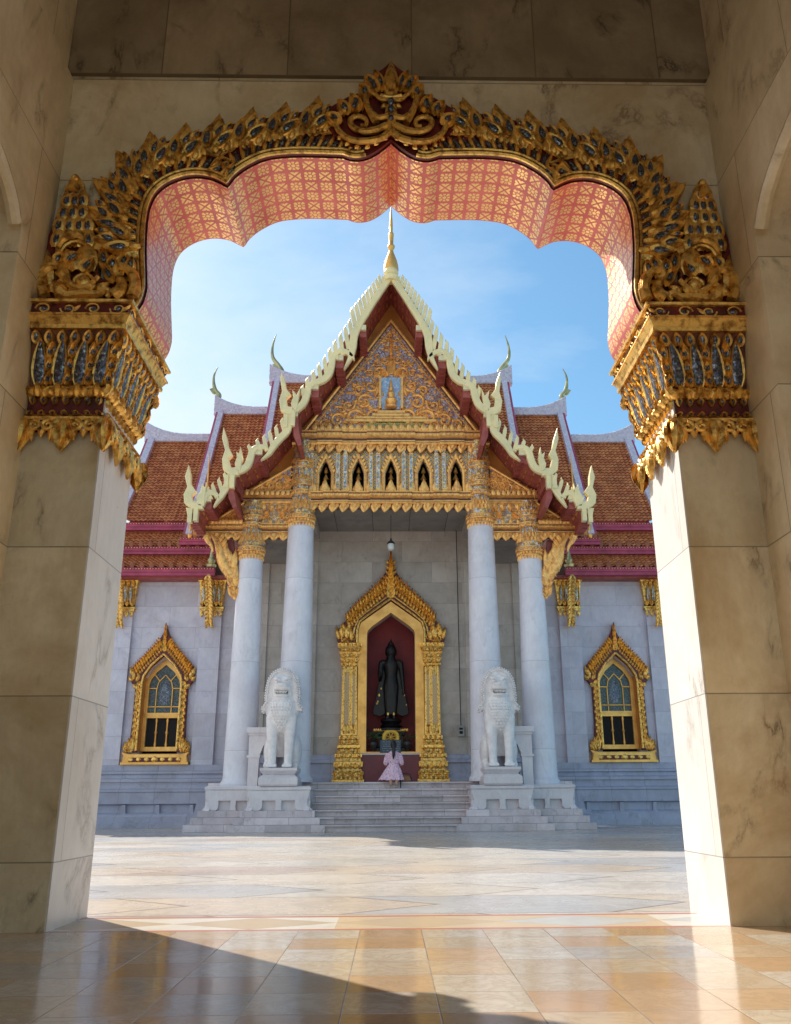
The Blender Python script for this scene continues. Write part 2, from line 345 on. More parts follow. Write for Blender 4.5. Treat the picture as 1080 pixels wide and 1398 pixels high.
# ------------------------------------------------------------------ mesh builder
ORG = {}
class MB:
    def __init__(s): s.v = []; s.f = []; s.uv = None
    def add(s, vs, fs):
        o = len(s.v); s.v += [tuple(v) for v in vs]; s.f += [tuple(i + o for i in f) for f in fs]
    def box(s, x0, x1, y0, y1, z0, z1):
        x0, x1 = min(x0, x1), max(x0, x1)
        s.add([(x0, y0, z0), (x1, y0, z0), (x1, y1, z0), (x0, y1, z0), (x0, y0, z1), (x1, y0, z1), (x1, y1, z1), (x0, y1, z1)],
              [(0, 1, 5, 4), (1, 2, 6, 5), (2, 3, 7, 6), (3, 0, 4, 7), (4, 5, 6, 7), (3, 2, 1, 0)])
    def prism(s, poly, y0, y1, bev=0.0, fn=None):
        """poly in (x, z), extruded from y0 (front) to y1; bev chamfers the front edge"""
        n = len(poly)
        A = sum(poly[i][0] * poly[(i + 1) % n][1] - poly[(i + 1) % n][0] * poly[i][1] for i in range(n))
        if A < 0: poly = poly[::-1]
        rings = []
        if bev:
            ins = []
            for i in range(n):
                p0, p1, p2 = Vector(poly[i - 1]), Vector(poly[i]), Vector(poly[(i + 1) % n])
                a = (p1 - p0); b = (p2 - p1)
                if a.length < 1e-6: a = b
                if b.length < 1e-6: b = a
                a.normalize(); b.normalize()
                na = Vector((-a.y, a.x)); nb = Vector((-b.y, b.x)); m = na + nb
                if m.length < .2: m = na
                m.normalize(); ins.append(tuple(p1 + m * bev))
            rings = [[(p[0], y0, p[1]) for p in ins], [(p[0], y0 + bev, p[1]) for p in poly]]
        else: rings = [[(p[0], y0, p[1]) for p in poly]]
        rings.append([(p[0], y1, p[1]) for p in poly])
        vs = [v for r in rings for v in r]
        if fn: vs = [fn(*v) for v in vs]
        fs = [tuple(range(n))]
        for k in range(len(rings) - 1):
            for i in range(n):
                j = (i + 1) % n
                fs.append((k * n + i, (k + 1) * n + i, (k + 1) * n + j, k * n + j))
        fs.append(tuple(reversed(range((len(rings) - 1) * n, len(rings) * n))))
        s.add(vs, fs)
    def profile_x(s, prof, x0, x1):
        """closed (y, z) profile run along x"""
        n = len(prof); x0, x1 = min(x0, x1), max(x0, x1)
        s.add([(x0, p[0], p[1]) for p in prof] + [(x1, p[0], p[1]) for p in prof],
              [tuple(range(n)), tuple(reversed(range(n, 2 * n)))] + [(i, n + i, n + (i + 1) % n, (i + 1) % n) for i in range(n)])
    def lathe(s, prof, cx, cy, n=24, sx=1, sy=1):
        vs = []; fs = []
        for r, z in prof:
            for k in range(n):
                a = 2 * pi * k / n; vs.append((cx + r * cos(a) * sx, cy + r * sin(a) * sy, z))
        m = len(prof)
        for i in range(m - 1):
            for k in range(n):
                j = (k + 1) % n; fs.append((i * n + k, i * n + j, (i + 1) * n + j, (i + 1) * n + k))
        fs.append(tuple(reversed(range(n)))); fs.append(tuple(range((m - 1) * n, m * n)))
        s.add(vs, fs)
    def sqlathe(s, prof, cx, cy, sx=1, sy=1):
        """square-plan stack: (half, z)"""
        vs = []; fs = []
        for r, z in prof:
            for a, b in ((-1, -1), (1, -1), (1, 1), (-1, 1)): vs.append((cx + a * r * sx, cy + b * r * sy, z))
        m = len(prof)
        for i in range(m - 1):
            for k in range(4):
                j = (k + 1) % 4; fs.append((i * 4 + k, i * 4 + j, (i + 1) * 4 + j, (i + 1) * 4 + k))
        fs.append((3, 2, 1, 0)); fs.append(tuple(range((m - 1) * 4, m * 4)))
        s.add(vs, fs)
    def tube(s, pts, rad, n=6, caps=True, flat=1.0, up=None):
        pts = [Vector(p) for p in pts]; m = len(pts)
        if isinstance(rad, (int, float)): rad = [rad] * m
        vs = []; fs = []; prev = None
        for i, p in enumerate(pts):
            d = (pts[min(i + 1, m - 1)] - pts[max(i - 1, 0)])
            d = d.normalized() if d.length > 1e-9 else Vector((0, 0, 1))
            ref = Vector(up) if up else (prev if prev else (Vector((0, 1, 0)) if abs(d.y) < .9 else Vector((1, 0, 0))))
            a = (ref - d * ref.dot(d)); a = a.normalized() if a.length > 1e-6 else d.orthogonal().normalized()
            if not up: prev = a
            b = d.cross(a)
            for k in range(n):
                t = 2 * pi * k / n; vs.append(p + (a * cos(t) * flat + b * sin(t)) * rad[i])
        for i in range(m - 1):
            for k in range(n):
                j = (k + 1) % n; fs.append((i * n + k, i * n + j, (i + 1) * n + j, (i + 1) * n + k))
        if caps: fs.append(tuple(reversed(range(n)))); fs.append(tuple(range((m - 1) * n, m * n)))
        s.add(vs, fs)
    def ball(s, c, r, n=10, m=7):
        if isinstance(r, (int, float)): r = (r, r, r)
        vs = [(c[0], c[1], c[2] - r[2])]; fs = []
        for i in range(1, m):
            t = -pi / 2 + pi * i / m
            for k in range(n):
                a = 2 * pi * k / n; vs.append((c[0] + r[0] * cos(t) * cos(a), c[1] + r[1] * cos(t) * sin(a), c[2] + r[2] * sin(t)))
        vs.append((c[0], c[1], c[2] + r[2])); L = len(vs) - 1
        for k in range(n):
            j = (k + 1) % n; fs.append((0, 1 + j, 1 + k)); fs.append((L, L - n + k, L - n + j))
        for i in range(m - 2):
            for k in range(n):
                j = (k + 1) % n; a = 1 + i * n; fs.append((a + k, a + j, a + n + j, a + n + k))
        s.add(vs, fs)
    def leaf(s, f, x, y, L, W, ang=0.0, h=.03, bend=0.0, n=6, base=0.0, cup=False):
        """flame-shaped leaf in the surface frame f(x, y, out); ang 0 = pointing up"""
        ca, sa = cos(ang), sin(ang); vs = []; fs = []
        def P(a, b, o):
            bb = bend * (b / L) ** 2 * L if L else 0
            a2 = a + bb
            return f(x + a2 * ca + b * sa, y - a2 * sa + b * ca, base + o)
        for i in range(n + 1):
            t = i / n; w = W * .5 * (sin(pi * min(1, (t * .93 + .07)) ** .75)) ** .8 if t < 1 else 0
            w = max(w, .0); b = t * L
            hh = h * (sin(pi * (t * .8 + .12)) ** .6)
            if cup:
                vs += [P(-w, b, 0), P(-w * .78, b, hh), P(0, b, hh * .25), P(w * .78, b, hh), P(w, b, 0)]
            else:
                vs += [P(-w, b, 0), P(-w * .86, b, hh * .55), P(0, b, hh), P(w * .86, b, hh * .55), P(w, b, 0)]
        for i in range(n):
            for k in range(4):
                a = i * 5 + k; fs.append((a, a + 1, a + 6, a + 5))
        s.add(vs, fs)
    def build(s, name, mat, parent=None, smooth=35, label=None):
        o = Vector(ORG.get(parent.name, (0, 0, 0))) if parent else Vector((0, 0, 0))
        me = bpy.data.meshes.new(name); me.from_pydata([tuple(Vector(v) - o) for v in s.v], [], s.f)
        me.materials.append(M[mat] if isinstance(mat, str) else mat)
        if s.uv:
            L = me.uv_layers.new(name='UVMap')
            for poly in me.polygons:
                for li in poly.loop_indices: L.data[li].uv = s.uv[me.loops[li].vertex_index]
        if smooth:
            me.shade_smooth(); me.set_sharp_from_angle(angle=radians(smooth))
        ob = bpy.data.objects.new(name, me); COL.objects.link(ob)
        if parent: ob.parent = parent
        ORG[ob.name] = tuple(o)
        if label: ob['label'] = label
        return ob

def thing(name, label, cat, loc=(0, 0, 0), group=None):
    o = bpy.data.objects.new(name, None); COL.objects.link(o); o.location = loc; o.empty_display_size = .2
    o['label'] = label; o['category'] = cat
    if group: o['group'] = group
    ORG[o.name] = tuple(loc); return o
def struct(o): o['kind'] = 'structure'; return o
def rebuild_origin(ob, loc, label, cat, group=None):
    """a thing that is a single mesh: origin at its base"""
    me = ob.data
    for v in me.vertices: v.co -= Vector(loc)
    ob.location = loc; ob['label'] = label; ob['category'] = cat
    if group: ob['group'] = group
    return ob
def evaluated(ob):
    dg = bpy.context.evaluated_depsgraph_get(); ev = ob.evaluated_get(dg)
    me = bpy.data.meshes.new_from_object(ev); old = ob.data; ob.modifiers.clear(); ob.data = me; bpy.data.meshes.remove(old)
    return ob
def remesh(ob, vox, smooth_it=3):
    m = ob.modifiers.new('r', 'REMESH'); m.mode = 'VOXEL'; m.voxel_size = vox
    if smooth_it:
        s = ob.modifiers.new('s', 'SMOOTH'); s.iterations = smooth_it; s.factor = .5
    mat = ob.data.materials[0]; evaluated(ob)
    ob.data.materials.clear(); ob.data.materials.append(mat); ob.data.shade_smooth(); return ob

def catmull(pts, sub=4):
    out = []; n = len(pts)
    for i in range(n - 1):
        p0, p1, p2, p3 = pts[max(i - 1, 0)], pts[i], pts[i + 1], pts[min(i + 2, n - 1)]
        for k in range(sub):
            t = k / sub
            out.append(tuple(.5 * (2 * b + (c - a) * t + (2 * a - 5 * b + 4 * c - d) * t * t + (3 * b - a - 3 * c + d) * t ** 3) for a, b, c, d in zip(p0, p1, p2, p3)))
    out.append(tuple(pts[-1])); return out
def ribbon(pts, widths):
    """2-D path -> closed outline with the given full widths"""
    n = len(pts); L = []; R = []
    for i, p in enumerate(pts):
        a = Vector(pts[max(i - 1, 0)]); b = Vector(pts[min(i + 1, n - 1)]); d = (b - a).normalized(); q = Vector((-d.y, d.x))
        t = i / (n - 1); k = t * (len(widths) - 1); j = min(int(k), len(widths) - 2); w = widths[j] + (widths[j + 1] - widths[j]) * (k - j)
        L.append(tuple(Vector(p) + q * w / 2)); R.append(tuple(Vector(p) - q * w / 2))
    return L + R[::-1]
def resample(pts, step):
    out = [pts[0]]; acc = 0; 
    for a, b in zip(pts, pts[1:]):
        d = (Vector(b) - Vector(a)).length
        if d < 1e-9: continue
        t = step - acc
        while t <= d:
            out.append(tuple(Vector(a) + (Vector(b) - Vector(a)) * (t / d))); t += step
        acc = d - (t - step)
    return out
def spiral(c, R, turns, start, cw=1, r_end=.12, n=22):
    out = []
    for i in range(n + 1):
        t = i / n; a = start + cw * turns * 2 * pi * t; r = R * (1 - t * (1 - r_end)); out.append((c[0] + r * cos(a), c[1] + r * sin(a)))
    return out
mir = lambda pts: [(-p[0], p[1]) for p in pts]
def sgn(pts, s): return [(p[0] * s, p[1]) for p in pts]

# ================================================================== GROUND
def plane(name, x0, x1, y0, y1, z, mat):
    mb = MB(); mb.add([(x0, y0, z), (x1, y0, z), (x1, y1, z), (x0, y1, z)], [(0, 1, 2, 3)])
    return struct(mb.build(name, mat, smooth=0))
plane('courtyard', -400, 400, -300, 600, 0, 'court')
plane('passage_floor', -3.3, 3.3, -4, 5.858, .004, 'floor')
plane('floor_border', -3.3, 3.3, 5.858, 6.55, .004, 'border')

# ================================================================== GATEHOUSE
YN, YF, XJ, XW = 5.87, 6.63, 2.11, 2.66
gate = thing('gatehouse', 'marble gatehouse passage framing the view, gilded cusped arch on two square piers', 'gatehouse', (0, YN, 0))
s1 = [(-1.95, 4.275), (-1.905, 4.36), (-1.885, 4.45)] + ats([(200, 390), (199, 350), (200, 318), (204, 290), (215, 268), (236, 253), (262, 246), (288, 248), (310, 258)], YN)
s2 = ats([(310, 258), (319, 246), (336, 233), (362, 221), (395, 216.5), (430, 216), (467, 217)], YN)
s3 = ats([(467, 217), (481, 221), (498, 219), (515, 210), (532, 196)], YN)
left_arch = catmull(s1, 4)[:-1] + catmull(s2, 4)[:-1] + catmull(s3, 4)
left_arch[-1] = (0.0, left_arch[-1][1])
arch = left_arch + mir(left_arch[:-1])[::-1]

# wall with the arch cut out (piers go down to the floor)
mb = MB()
WT = 9.0
outline = [(-3.4, 0), (-XJ, 0), (-XJ, 4.275)] + arch + [(XJ, 4.275), (XJ, 0), (3.4, 0), (3.4, 6.55), (-3.4, 6.55)]
mb.prism(outline, YN, YF)
gw = mb.build('wall', 'gate_front', gate, smooth=0)
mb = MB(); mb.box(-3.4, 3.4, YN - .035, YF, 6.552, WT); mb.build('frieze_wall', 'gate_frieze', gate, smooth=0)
for sg in (-1, 1):                                   # slabs lining the reveal, courtyard light put into their paler colour
    mb = MB(); mb.box(sg * (XJ - .012), sg * (XJ + .02), YN + .004, YF + .002, .0, 4.27)
    mb.build('pier_reveal', 'jamb', gate, smooth=0)
# soffit lining, stencilled gold on red
mb = MB(); mb.uv = []
acc = 0; rows = []
n = len(arch)
for i, p in enumerate(arch):
    a = Vector(arch[max(i - 1, 0)]); b = Vector(arch[min(i + 1, n - 1)]); d = (b - a).normalized(); q = Vector((d.y, -d.x))
    if i: acc += (Vector(arch[i]) - Vector(arch[i - 1])).length
    c = Vector(p) + q * .012
    rows.append((c, acc))
for c, s_ in rows:
    for y in (YN - .01, YF + .02):
        mb.v.append((c.x, y, c.y)); mb.uv.append((s_, y))
for i in range(n - 1): mb.f.append((2 * i, 2 * i + 2, 2 * i + 3, 2 * i + 1))
mb.build('arch_soffit', 'soffit', gate, smooth=40)

# side walls with a shallow arched recess, ceiling, rear wall
for sg in (-1, 1):
    mb = MB()
    X0, X1 = XW, 3.4
    el = [(3.6 + 1.77 * cos(a), 4.67 + .55 * sin(a)) for a in [pi * k / 16 for k in range(17)]]
    prof = [(YN + .001, 0), (5.37, 0)] + el + [(1.83, 0), (-3.5, 0), (-3.5, 6.5), (YN + .001, 6.5)]
    mb.prism(prof, X0, X0 + .30, fn=lambda a, b, c: (sg * b, a, c))
    mb.build('side_wall', 'gate_side', gate, smooth=0)
    mb = MB(); mb.box(sg * (X0 + .302), sg * X1, -3.5, YN - .01, 0, 6.5); mb.build('recess_panel', 'gate_side', gate, smooth=0)
    mb = MB(); mb.box(sg * (X0 + .05), sg * X1, -3.5, YN - .04, 6.502, WT); mb.build('upper_wall', 'gate_side', gate, smooth=0)
    # moulding round the recess
    mb = MB()
    out = [(3.6 + 1.77 * cos(a), 4.67 + .55 * sin(a)) for a in [pi * k / 20 for k in range(21)]]
    pth = [(sg * (X0 + .03), 5.37 - .045, 4.69)] + [(sg * (X0 + .03), y - .045 * (1 if y > 3.6 else -1), z - .045) for y, z in out[1:-1]]
    mb.tube(pth, .05, 8); mb.build('arch_moulding', 'gate_side', gate)
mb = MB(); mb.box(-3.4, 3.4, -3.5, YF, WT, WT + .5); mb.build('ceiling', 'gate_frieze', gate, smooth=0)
mb = MB(); mb.prism([(-3.4, 0), (-2.6, 0), (-2.6, 7.4), (2.6, 7.4), (2.6, 0), (3.4, 0), (3.4, WT), (-3.4, WT)], -4.2, -3.5); mb.build('rear_wall', 'gate_front', gate, smooth=0)  # unseen behind the camera; opening widened to let more sky light in

# ---- capitals on the piers
def dprof(z):
    P = [(3.36, .05), (3.42, .05), (3.45, .02), (3.55, .01), (3.58, .02), (3.70, .035), (3.85, .06), (3.98, .10), (4.07, .135), (4.17, .17), (4.28, .19)]
    for (z0, d0), (z1, d1) in zip(P, P[1:]):
        if z0 <= z <= z1: return d0 + (d1 - d0) * (z - z0) / (z1 - z0)
    return P[0][1] if z < 3.36 else P[-1][1]
def cap_ring(mb, z0, z1, d0, d1, sg):
    """band round the three free sides of a pier"""
    def ring(z, d):
        xs = XJ - d
        return [(sg * XW, YN - d, z), (sg * xs, YN - d, z), (sg * xs, YF + d, z), (sg * XW, YF + d, z)]
    v = ring(z0, d0) + ring(z1, d1)
    mb.add(v, [(0, 1, 5, 4), (1, 2, 6, 5), (2, 3, 7, 6), (4, 5, 6, 7), (3, 2, 1, 0), (3, 0, 4, 7)])
for sg in (-1, 1):
    cap = MB()     # gold core
    cap_ring(cap, 3.375, 3.405, .045, .055, sg); cap_ring(cap, 3.405, 3.43, .055, .03, sg)
    zs = [3.56, 3.62, 3.70, 3.78, 3.86, 3.93, 3.98, 4.03, 4.07]
    cap_ring(cap, 4.07, 4.10, .155, .16, sg); cap_ring(cap, 4.10, 4.165, .145, .18, sg); cap_ring(cap, 4.165, 4.18, .19, .19, sg); cap_ring(cap, 4.265, 4.285, .20, .205, sg)
    capo = cap.build('capital', 'gold', gate, 30)
    body = MB()
    for a, b in zip(zs, zs[1:]): cap_ring(body, a, b, dprof(a) - .012, dprof(b) - .012, sg)
    body.build('capital_core', 'lacquer_brown', capo, 30)
    red = MB(); cap_ring(red, 3.43, 3.56, .0, .004, sg); cap_ring(red, 3.30, 3.375, .012, .02, sg); cap_ring(red, 4.18, 4.265, .165, .165, sg)
    red.build('red_band', 'lacquer', capo, 30)
    g_ = MB(); gem = MB()
    faces = []
    faces.append((lambda x, z, h: (sg * (XW - x), YN - dprof(z) - h, z), XW - XJ, True))
    faces.append((lambda x, z, h: (sg * (XJ - dprof(z) - h), YN + x, z), YF - YN, False))
    faces.append((lambda x, z, h: (sg * (XW - x), YF + dprof(z) + h, z), XW - XJ, False))
    for f, wid, front in faces:
        def ff(x, z, h, f=f, wid=wid, front=front):
            d = dprof(z)                     # spread with the flare
            if front or wid < .6: return f(x * (wid + d) / wid, z, h)
            return f(-d + x * (wid + 2 * d) / wid, z, h)
        nb = 4 if wid < .6 else 5
        st = wid / nb
        for k in range(nb):
            x = (k + .5) * st
            # tall glass blade in a gold rim
            g_.leaf(ff, x, 3.66, .35, .125, 0, .030, n=8, cup=True); gem.leaf(ff, x, 3.675, .31, .088, 0, .012, n=7, base=.016)
            for q, (zz, sz) in enumerate(((3.66, .12), (3.76, .12), (3.86, .13))):
                for e in (-1, 1):
                    xx = x + st * .5
                    if xx > wid + .01 and e == 1: continue
                    g_.leaf(ff, xx - e * .012, zz, sz, .062, e * .42, .034, bend=-e * .25, n=5, cup=True)
                    gem.leaf(ff, xx + e * .006, zz + .03, sz * .5, .03, e * .42, .01, n=4, base=.02)
            # cloud scrolls at the foot
            for e in (-1, 1):
                g_.leaf(ff, x + e * st * .22, 3.575, .11, .085, e * .5, .045, bend=e * .3, n=5)
                g_.leaf(ff, x + e * st * .40, 3.57, .08, .06, -e * .4, .05, n=4)
            g_.leaf(ff, x, 3.57, .12, .06, 0, .055, n=5)
        ns = int(wid / .07)
        for k in range(ns):
            x = (k + .5) * wid / ns
            g_.leaf(ff, x, 3.965, .10, .066, 0, .03, n=5, cup=True); gem.leaf(ff, x, 3.985, .055, .032, 0, .012, n=4, base=.014)
            g_.leaf(ff, x, 3.415, .055, .055, 0, .03, n=4, cup=True); gem.leaf(ff, x, 3.425, .03, .028, 0, .012, n=3, base=.014)
            g_.leaf(ff, x, 3.575, .065, .05, pi, .03, n=4, cup=True); gem.leaf(ff, x, 3.565, .035, .026, pi, .012, n=3, base=.014)
        # frieze: running vine
        nv = max(4, int(wid / .13))
        for k in range(nv):
            x = (k + .5) * wid / nv
            F2 = lambda a, b, h: (ff(a, min(b, 4.26), h - .02))
            g_.tube([F2(x + q[0], 4.222 + q[1], .01) for q in spiral((0, 0), .045, 1.1, pi, 1 if k % 2 else -1, .3, 12)], .008, 5)
            gem.leaf(F2, x - .03, 4.222, .06, .045, pi / 2, .012, n=4, base=.0)
            g_.leaf(F2, x + .02, 4.20, .07, .03, .7 if k % 2 else 2.2, .02, n=4)
        # pendant scallops
        npd = 2 if wid < .6 else 3
        for k in range(npd):
            x0 = wid * k / npd; w = wid / npd
            for xx in ((x0, x0 + w) if k == npd - 1 else (x0,)):
                g_.leaf(ff, xx, 3.39, .26, .15, pi, .035, n=8, cup=True); g_.leaf(ff, xx, 3.38, .19, .065, pi, .03, n=6, base=.012)
                for e in (-1, 1): g_.leaf(ff, xx + e * .035, 3.36, .15, .05, pi - e * .35, .04, n=5, bend=.2 * e)
            for e in (-1, 1):
                cx0 = x0 + w * (.5 + e * .17)
                g_.tube([ff(a, b, .03) for a, b in spiral((cx0, 3.325), .042, 1.3, pi / 2, e, .2, 14)], [.018 * (1 - .5 * i / 14) for i in range(15)], 6)
                g_.leaf(ff, x0 + w * (.5 + e * .30), 3.38, .17, .06, pi + e * .15, .035, n=5)
            g_.leaf(ff, x0 + w * .5, 3.38, .14, .07, pi, .03, n=5); gem.leaf(ff, x0 + w * .5, 3.365, .08, .035, pi, .012, n=4, base=.026)
            red2 = None
    # corner leaves
    for (cx_, cy_, a) in ((XJ, YN, 0), (XJ, YF, 0)):
        for z, L in ((3.60, .2), (3.75, .2), (3.9, .16)):
            dd = dprof(z + .1)
            yy = (YN - dd) if cy_ == YN else (YF + dd)
            fC = lambda x, zz, h: (sg * (XJ - dd + x * .7 - h * .7 * 1), yy + (x * .7 + h * -.7) * (1 if cy_ == YN else -1), zz)
            g_.leaf(fC, 0, z, L, .09, 0, .03, n=5)
    g_.build('gilt_leaves', 'gold', capo, 28); gem.build('glass_inlay', 'inlay_blue', capo, 50)

# ---- flame border of the arch
outer_px = [(188, 418), (170, 380), (146, 350), (134, 322), (137, 290), (146, 265), (164, 238), (188, 216), (215, 206), (262, 192), (320, 177), (380, 166), (432, 156), (480, 146), (532, 135)]
outer = catmull(ats(outer_px, YN), 4)
for sg in (-1, 1):
    o_ = [(min(p[0], 0) * -sg, p[1]) for p in outer]; i_ = [(p[0] * -sg, p[1]) for p in left_arch]
    o_ = [(-p[0] * 1, p[1]) for p in o_]; i_ = [(-p[0], p[1]) for p in i_]
    # o_, i_ now on side sg  (left_arch has x<0 ; sg=-1 keeps it)
    if (o_[3][0] < 0) != (sg < 0): o_ = mir(o_); i_ = mir(i_)
    mb = MB(); mb.prism(i_ + o_[::-1], YN - .05, YN + .01)
    bd = mb.build('arch_border', 'lacquer', gate, 30)
    g_ = MB(); gem = MB()
    fr = lambda x, z, h: (x, YN - .05 - h, z)
    # inner beads
    for off, r in ((.012, .017), (.048, .014)):
        pth = []
        for k in range(len(i_)):
            a = Vector(i_[max(k - 1, 0)]); b = Vector(i_[min(k + 1, len(i_) - 1)]); d = (b - a).normalized(); q = Vector((-d.y, d.x)) * (1 if sg < 0 else -1)
            c = Vector(i_[k]) + q * off; pth.append((c.x, YN - .055, c.y))
        g_.tube(pth[:-8], r, 6)
    # fingers
    rs = resample(i_, .083)
    for k in range(1, len(rs) - 4):
        a = Vector(rs[k - 1]); b = Vector(rs[min(k + 1, len(rs) - 1)]); d = (b - a).normalized(); q = Vector((-d.y, d.x)) * (1 if sg < 0 else -1)
        dirv = (q * .85 + d * .55).normalized(); ang = math.atan2(dirv.x, dirv.y)
        p = Vector(rs[k]) + q * .055
        g_.leaf(fr, p.x, p.y, .15, .042, ang, .04, bend=.2 * sg, n=5)
        p2 = p + d * .036
        gem.leaf(fr, p2.x, p2.y, .13, .038, ang, .02, n=5, base=.004)
    # mid rope
    mid = []
    for k in range(0, len(i_)):
        a = Vector(i_[max(k - 1, 0)]); b = Vector(i_[min(k + 1, len(i_) - 1)]); d = (b - a).normalized(); q = Vector((-d.y, d.x)) * (1 if sg < 0 else -1)
        c = Vector(i_[k]) + q * .19; mid.append((c.x, YN - .07, c.y))
    g_.tube(mid[10:-8:2], .012, 5)
    # bushy flame clusters along the outside
    ro = resample(o_, .275)
    for k in range(2, len(ro) - 1):
        if abs(ro[k][0]) < .50: continue
        a = Vector(ro[k - 1]); b = Vector(ro[k + 1]); d = (b - a).normalized(); q = Vector((-d.y, d.x)) * (1 if sg < 0 else -1)
        c = Vector(ro[k]) - q * .215
        def LV(da, db, L, W, tilt, hh, base, cup=False, bend=.0, m=g_):
            p = c + d * da + q * db; dirv = (q * cos(tilt) + d * sin(tilt)); m.leaf(fr, p.x, p.y, L, W, math.atan2(dirv.x, dirv.y), hh, bend=bend * sg, n=7, base=base, cup=cup)
        LV(-.10, .0, .36, .23, .95, .030, .0, bend=.45)
        LV(-.16, -.01, .22, .13, .25, .04, .008, bend=.3); LV(.02, -.03, .24, .13, 1.15, .04, .008, bend=.2)
        LV(-.10, .03, .22, .115, .45, .025, .030, cup=True); LV(-.01, .0, .22, .115, 1.0, .025, .034, cup=True); LV(-.02, .09, .21, .10, .85, .022, .030, cup=True, bend=.2); LV(.08, .12, .13, .07, .80, .02, .028, cup=True)
        LV(-.085, .06, .12, .055, .45, .010, .046, m=gem); LV(.02, .03, .12, .055, 1.0, .010, .05, m=gem); LV(.02, .12, .10, .045, .85, .010, .044, m=gem); LV(.125, .15, .05, .03, .8, .01, .04, m=gem)
        for t_ in range(3): LV(-.13 + .09 * t_, -.05, .10, .06, .3 + .2 * t_, .035, .025)
    g_.build('gilt_flames', 'gold', bd, 28); gem.build('glass_inlay', 'inlay', bd, 50)

    # ---- naga finial standing on the capital
    c0 = ats([(62, 420), (60, 395), (68, 360), (72, 330), (84, 300), (98, 272), (106, 256), (114, 256), (116, 270), (126, 300), (136, 340), (138, 365), (139, 385), (150, 392), (146, 360), (150, 350), (166, 362), (172, 378), (190, 388), (196, 405), (188, 420)], YN)
    pol = sgn([(p[0], p[1]) for p in c0], 1 if sg < 0 else -1)
    mb = MB(); mb.prism(pol, YN - .06, YN + .012)
    nf = mb.build('corner_finial', 'lacquer', gate, 30)
    g_ = MB(); gem = MB(); k_ = 1 if sg < 0 else -1
    def A(px, py): x, z = at(px, py, YN); return (x * k_, z)
    fr2 = lambda x, z, h: (x, YN - .06 - h, z)
    def lf(px, py, tx, ty, W, h=.05, base=0, bend=0, cup=False, m=None, n=6):
        a = Vector(A(px, py)); b = Vector(A(tx, ty)); d = b - a; L = d.length
        (m or g_).leaf(fr2, a.x, a.y, L, W, math.atan2(d.x, d.y), h, bend=bend * k_, n=n, base=base, cup=cup)
    # scale leaves climbing to the tip
    rows_ = [(345, (82, 97, 112, 126)), (327, (85, 99, 113, 125)), (310, (91, 104, 117)), (294, (96, 107, 117)), (279, (102, 111))]
    for ri, (yy, xs) in enumerate(rows_):
        for xx in xs:
            tx, ty = xx + 3 + (112 - xx) * .16, yy - 25
            lf(xx, yy + 4, tx, ty, .118, .032, .012, n=5); lf(xx + .5, yy - 1, xx + (tx - xx) * .75, yy - 16, .050, .010, .034, m=gem, n=4)
    tl_ = catmull([A(106, 276), A(108, 268), A(107, 261), A(111, 255)], 4); g_.tube([(x, YN - .09, z) for x, z in tl_], [.055 - .0026 * i for i in range(len(tl_))], 7)
    g_.ball((A(110, 258)[0], YN - .10, A(110, 258)[1]), .032, 10, 6)
    # crest band
    band = [(A(px, py)[0], YN - .115, A(px, py)[1]) for px, py in ((88, 353), (93, 344), (103, 338), (114, 336), (124, 341))]
    g_.tube(band, [.02, .03, .032, .03, .02], 7)
    band = [(A(px, py)[0], YN - .115, A(px, py)[1]) for px, py in ((92, 358), (98, 350), (106, 345), (116, 344), (125, 349))]
    g_.tube(band, .014, 6)
    # cheek, big leaves and lower swirls
    lf(126, 382, 122, 340, .20, .07, .0); lf(112, 382, 104, 350, .16, .07, .02, bend=-.2); lf(100, 372, 78, 345, .12, .06, .0, bend=.2)
    lf(98, 372, 120, 362, .10, .05, .05, cup=True); lf(102, 371, 115, 364, .045, .015, .08, m=gem); lf(120, 385, 136, 366, .10, .05, .04, cup=True); lf(123, 381, 132, 371, .04, .015, .07, m=gem)
    lf(84, 374, 96, 360, .09, .05, .04, cup=True); lf(87, 371, 93, 364, .035, .015, .07, m=gem)
    lf(74, 400, 72, 352, .10, .05, .0); lf(100, 395, 82, 372, .10, .06, .03, bend=.3)
    def tb(pts, r0, r1, dy=.10):
        p = catmull([A(*q) for q in pts], 4); n_ = len(p); g_.tube([(x, YN - dy, z) for x, z in p], [r0 + (r1 - r0) * i / (n_ - 1) for i in range(n_)], 7)
    tb([(70, 417), (64, 400), (68, 384), (80, 376), (91, 378), (95, 385), (90, 388), (86, 384)], .045, .018)
    tb([(90, 410), (100, 417), (120, 414), (138, 414), (150, 408), (156, 412), (152, 418)], .055, .02)
    tb([(94, 388), (104, 402), (118, 408), (132, 402), (142, 392)], .03, .02, .12)
    tb([(186, 417), (190, 400), (186, 386), (178, 378), (166, 376), (164, 384), (170, 388), (173, 383)], .05, .018)
    tb([(160, 416), (170, 408), (172, 398), (168, 392)], .06, .03)
    tb([(92, 416), (88, 404), (94, 396)], .05, .03)
    c = A(121, 398); g_.ball((c[0], YN - .11, c[1]), (.055, .035, .055), 12, 7); g_.tube([(c[0] + .075 * cos(a), YN - .10, c[1] + .075 * sin(a)) for a in [2 * pi * i / 14 for i in range(15)]], .014, 6)
    for (a, b, c_, d_, w) in ((150, 380, 146, 350, .10), (160, 384, 160, 360, .11), (172, 382, 178, 356, .10), (160, 398, 148, 372, .10), (182, 384, 186, 362, .08)):
        lf(a, b, c_, d_, w, .055, .02, cup=True); lf(a + (c_ - a) * .3, b + (d_ - b) * .3, a + (c_ - a) * .75, b + (d_ - b) * .75, w * .4, .014, .05, m=gem, n=4)
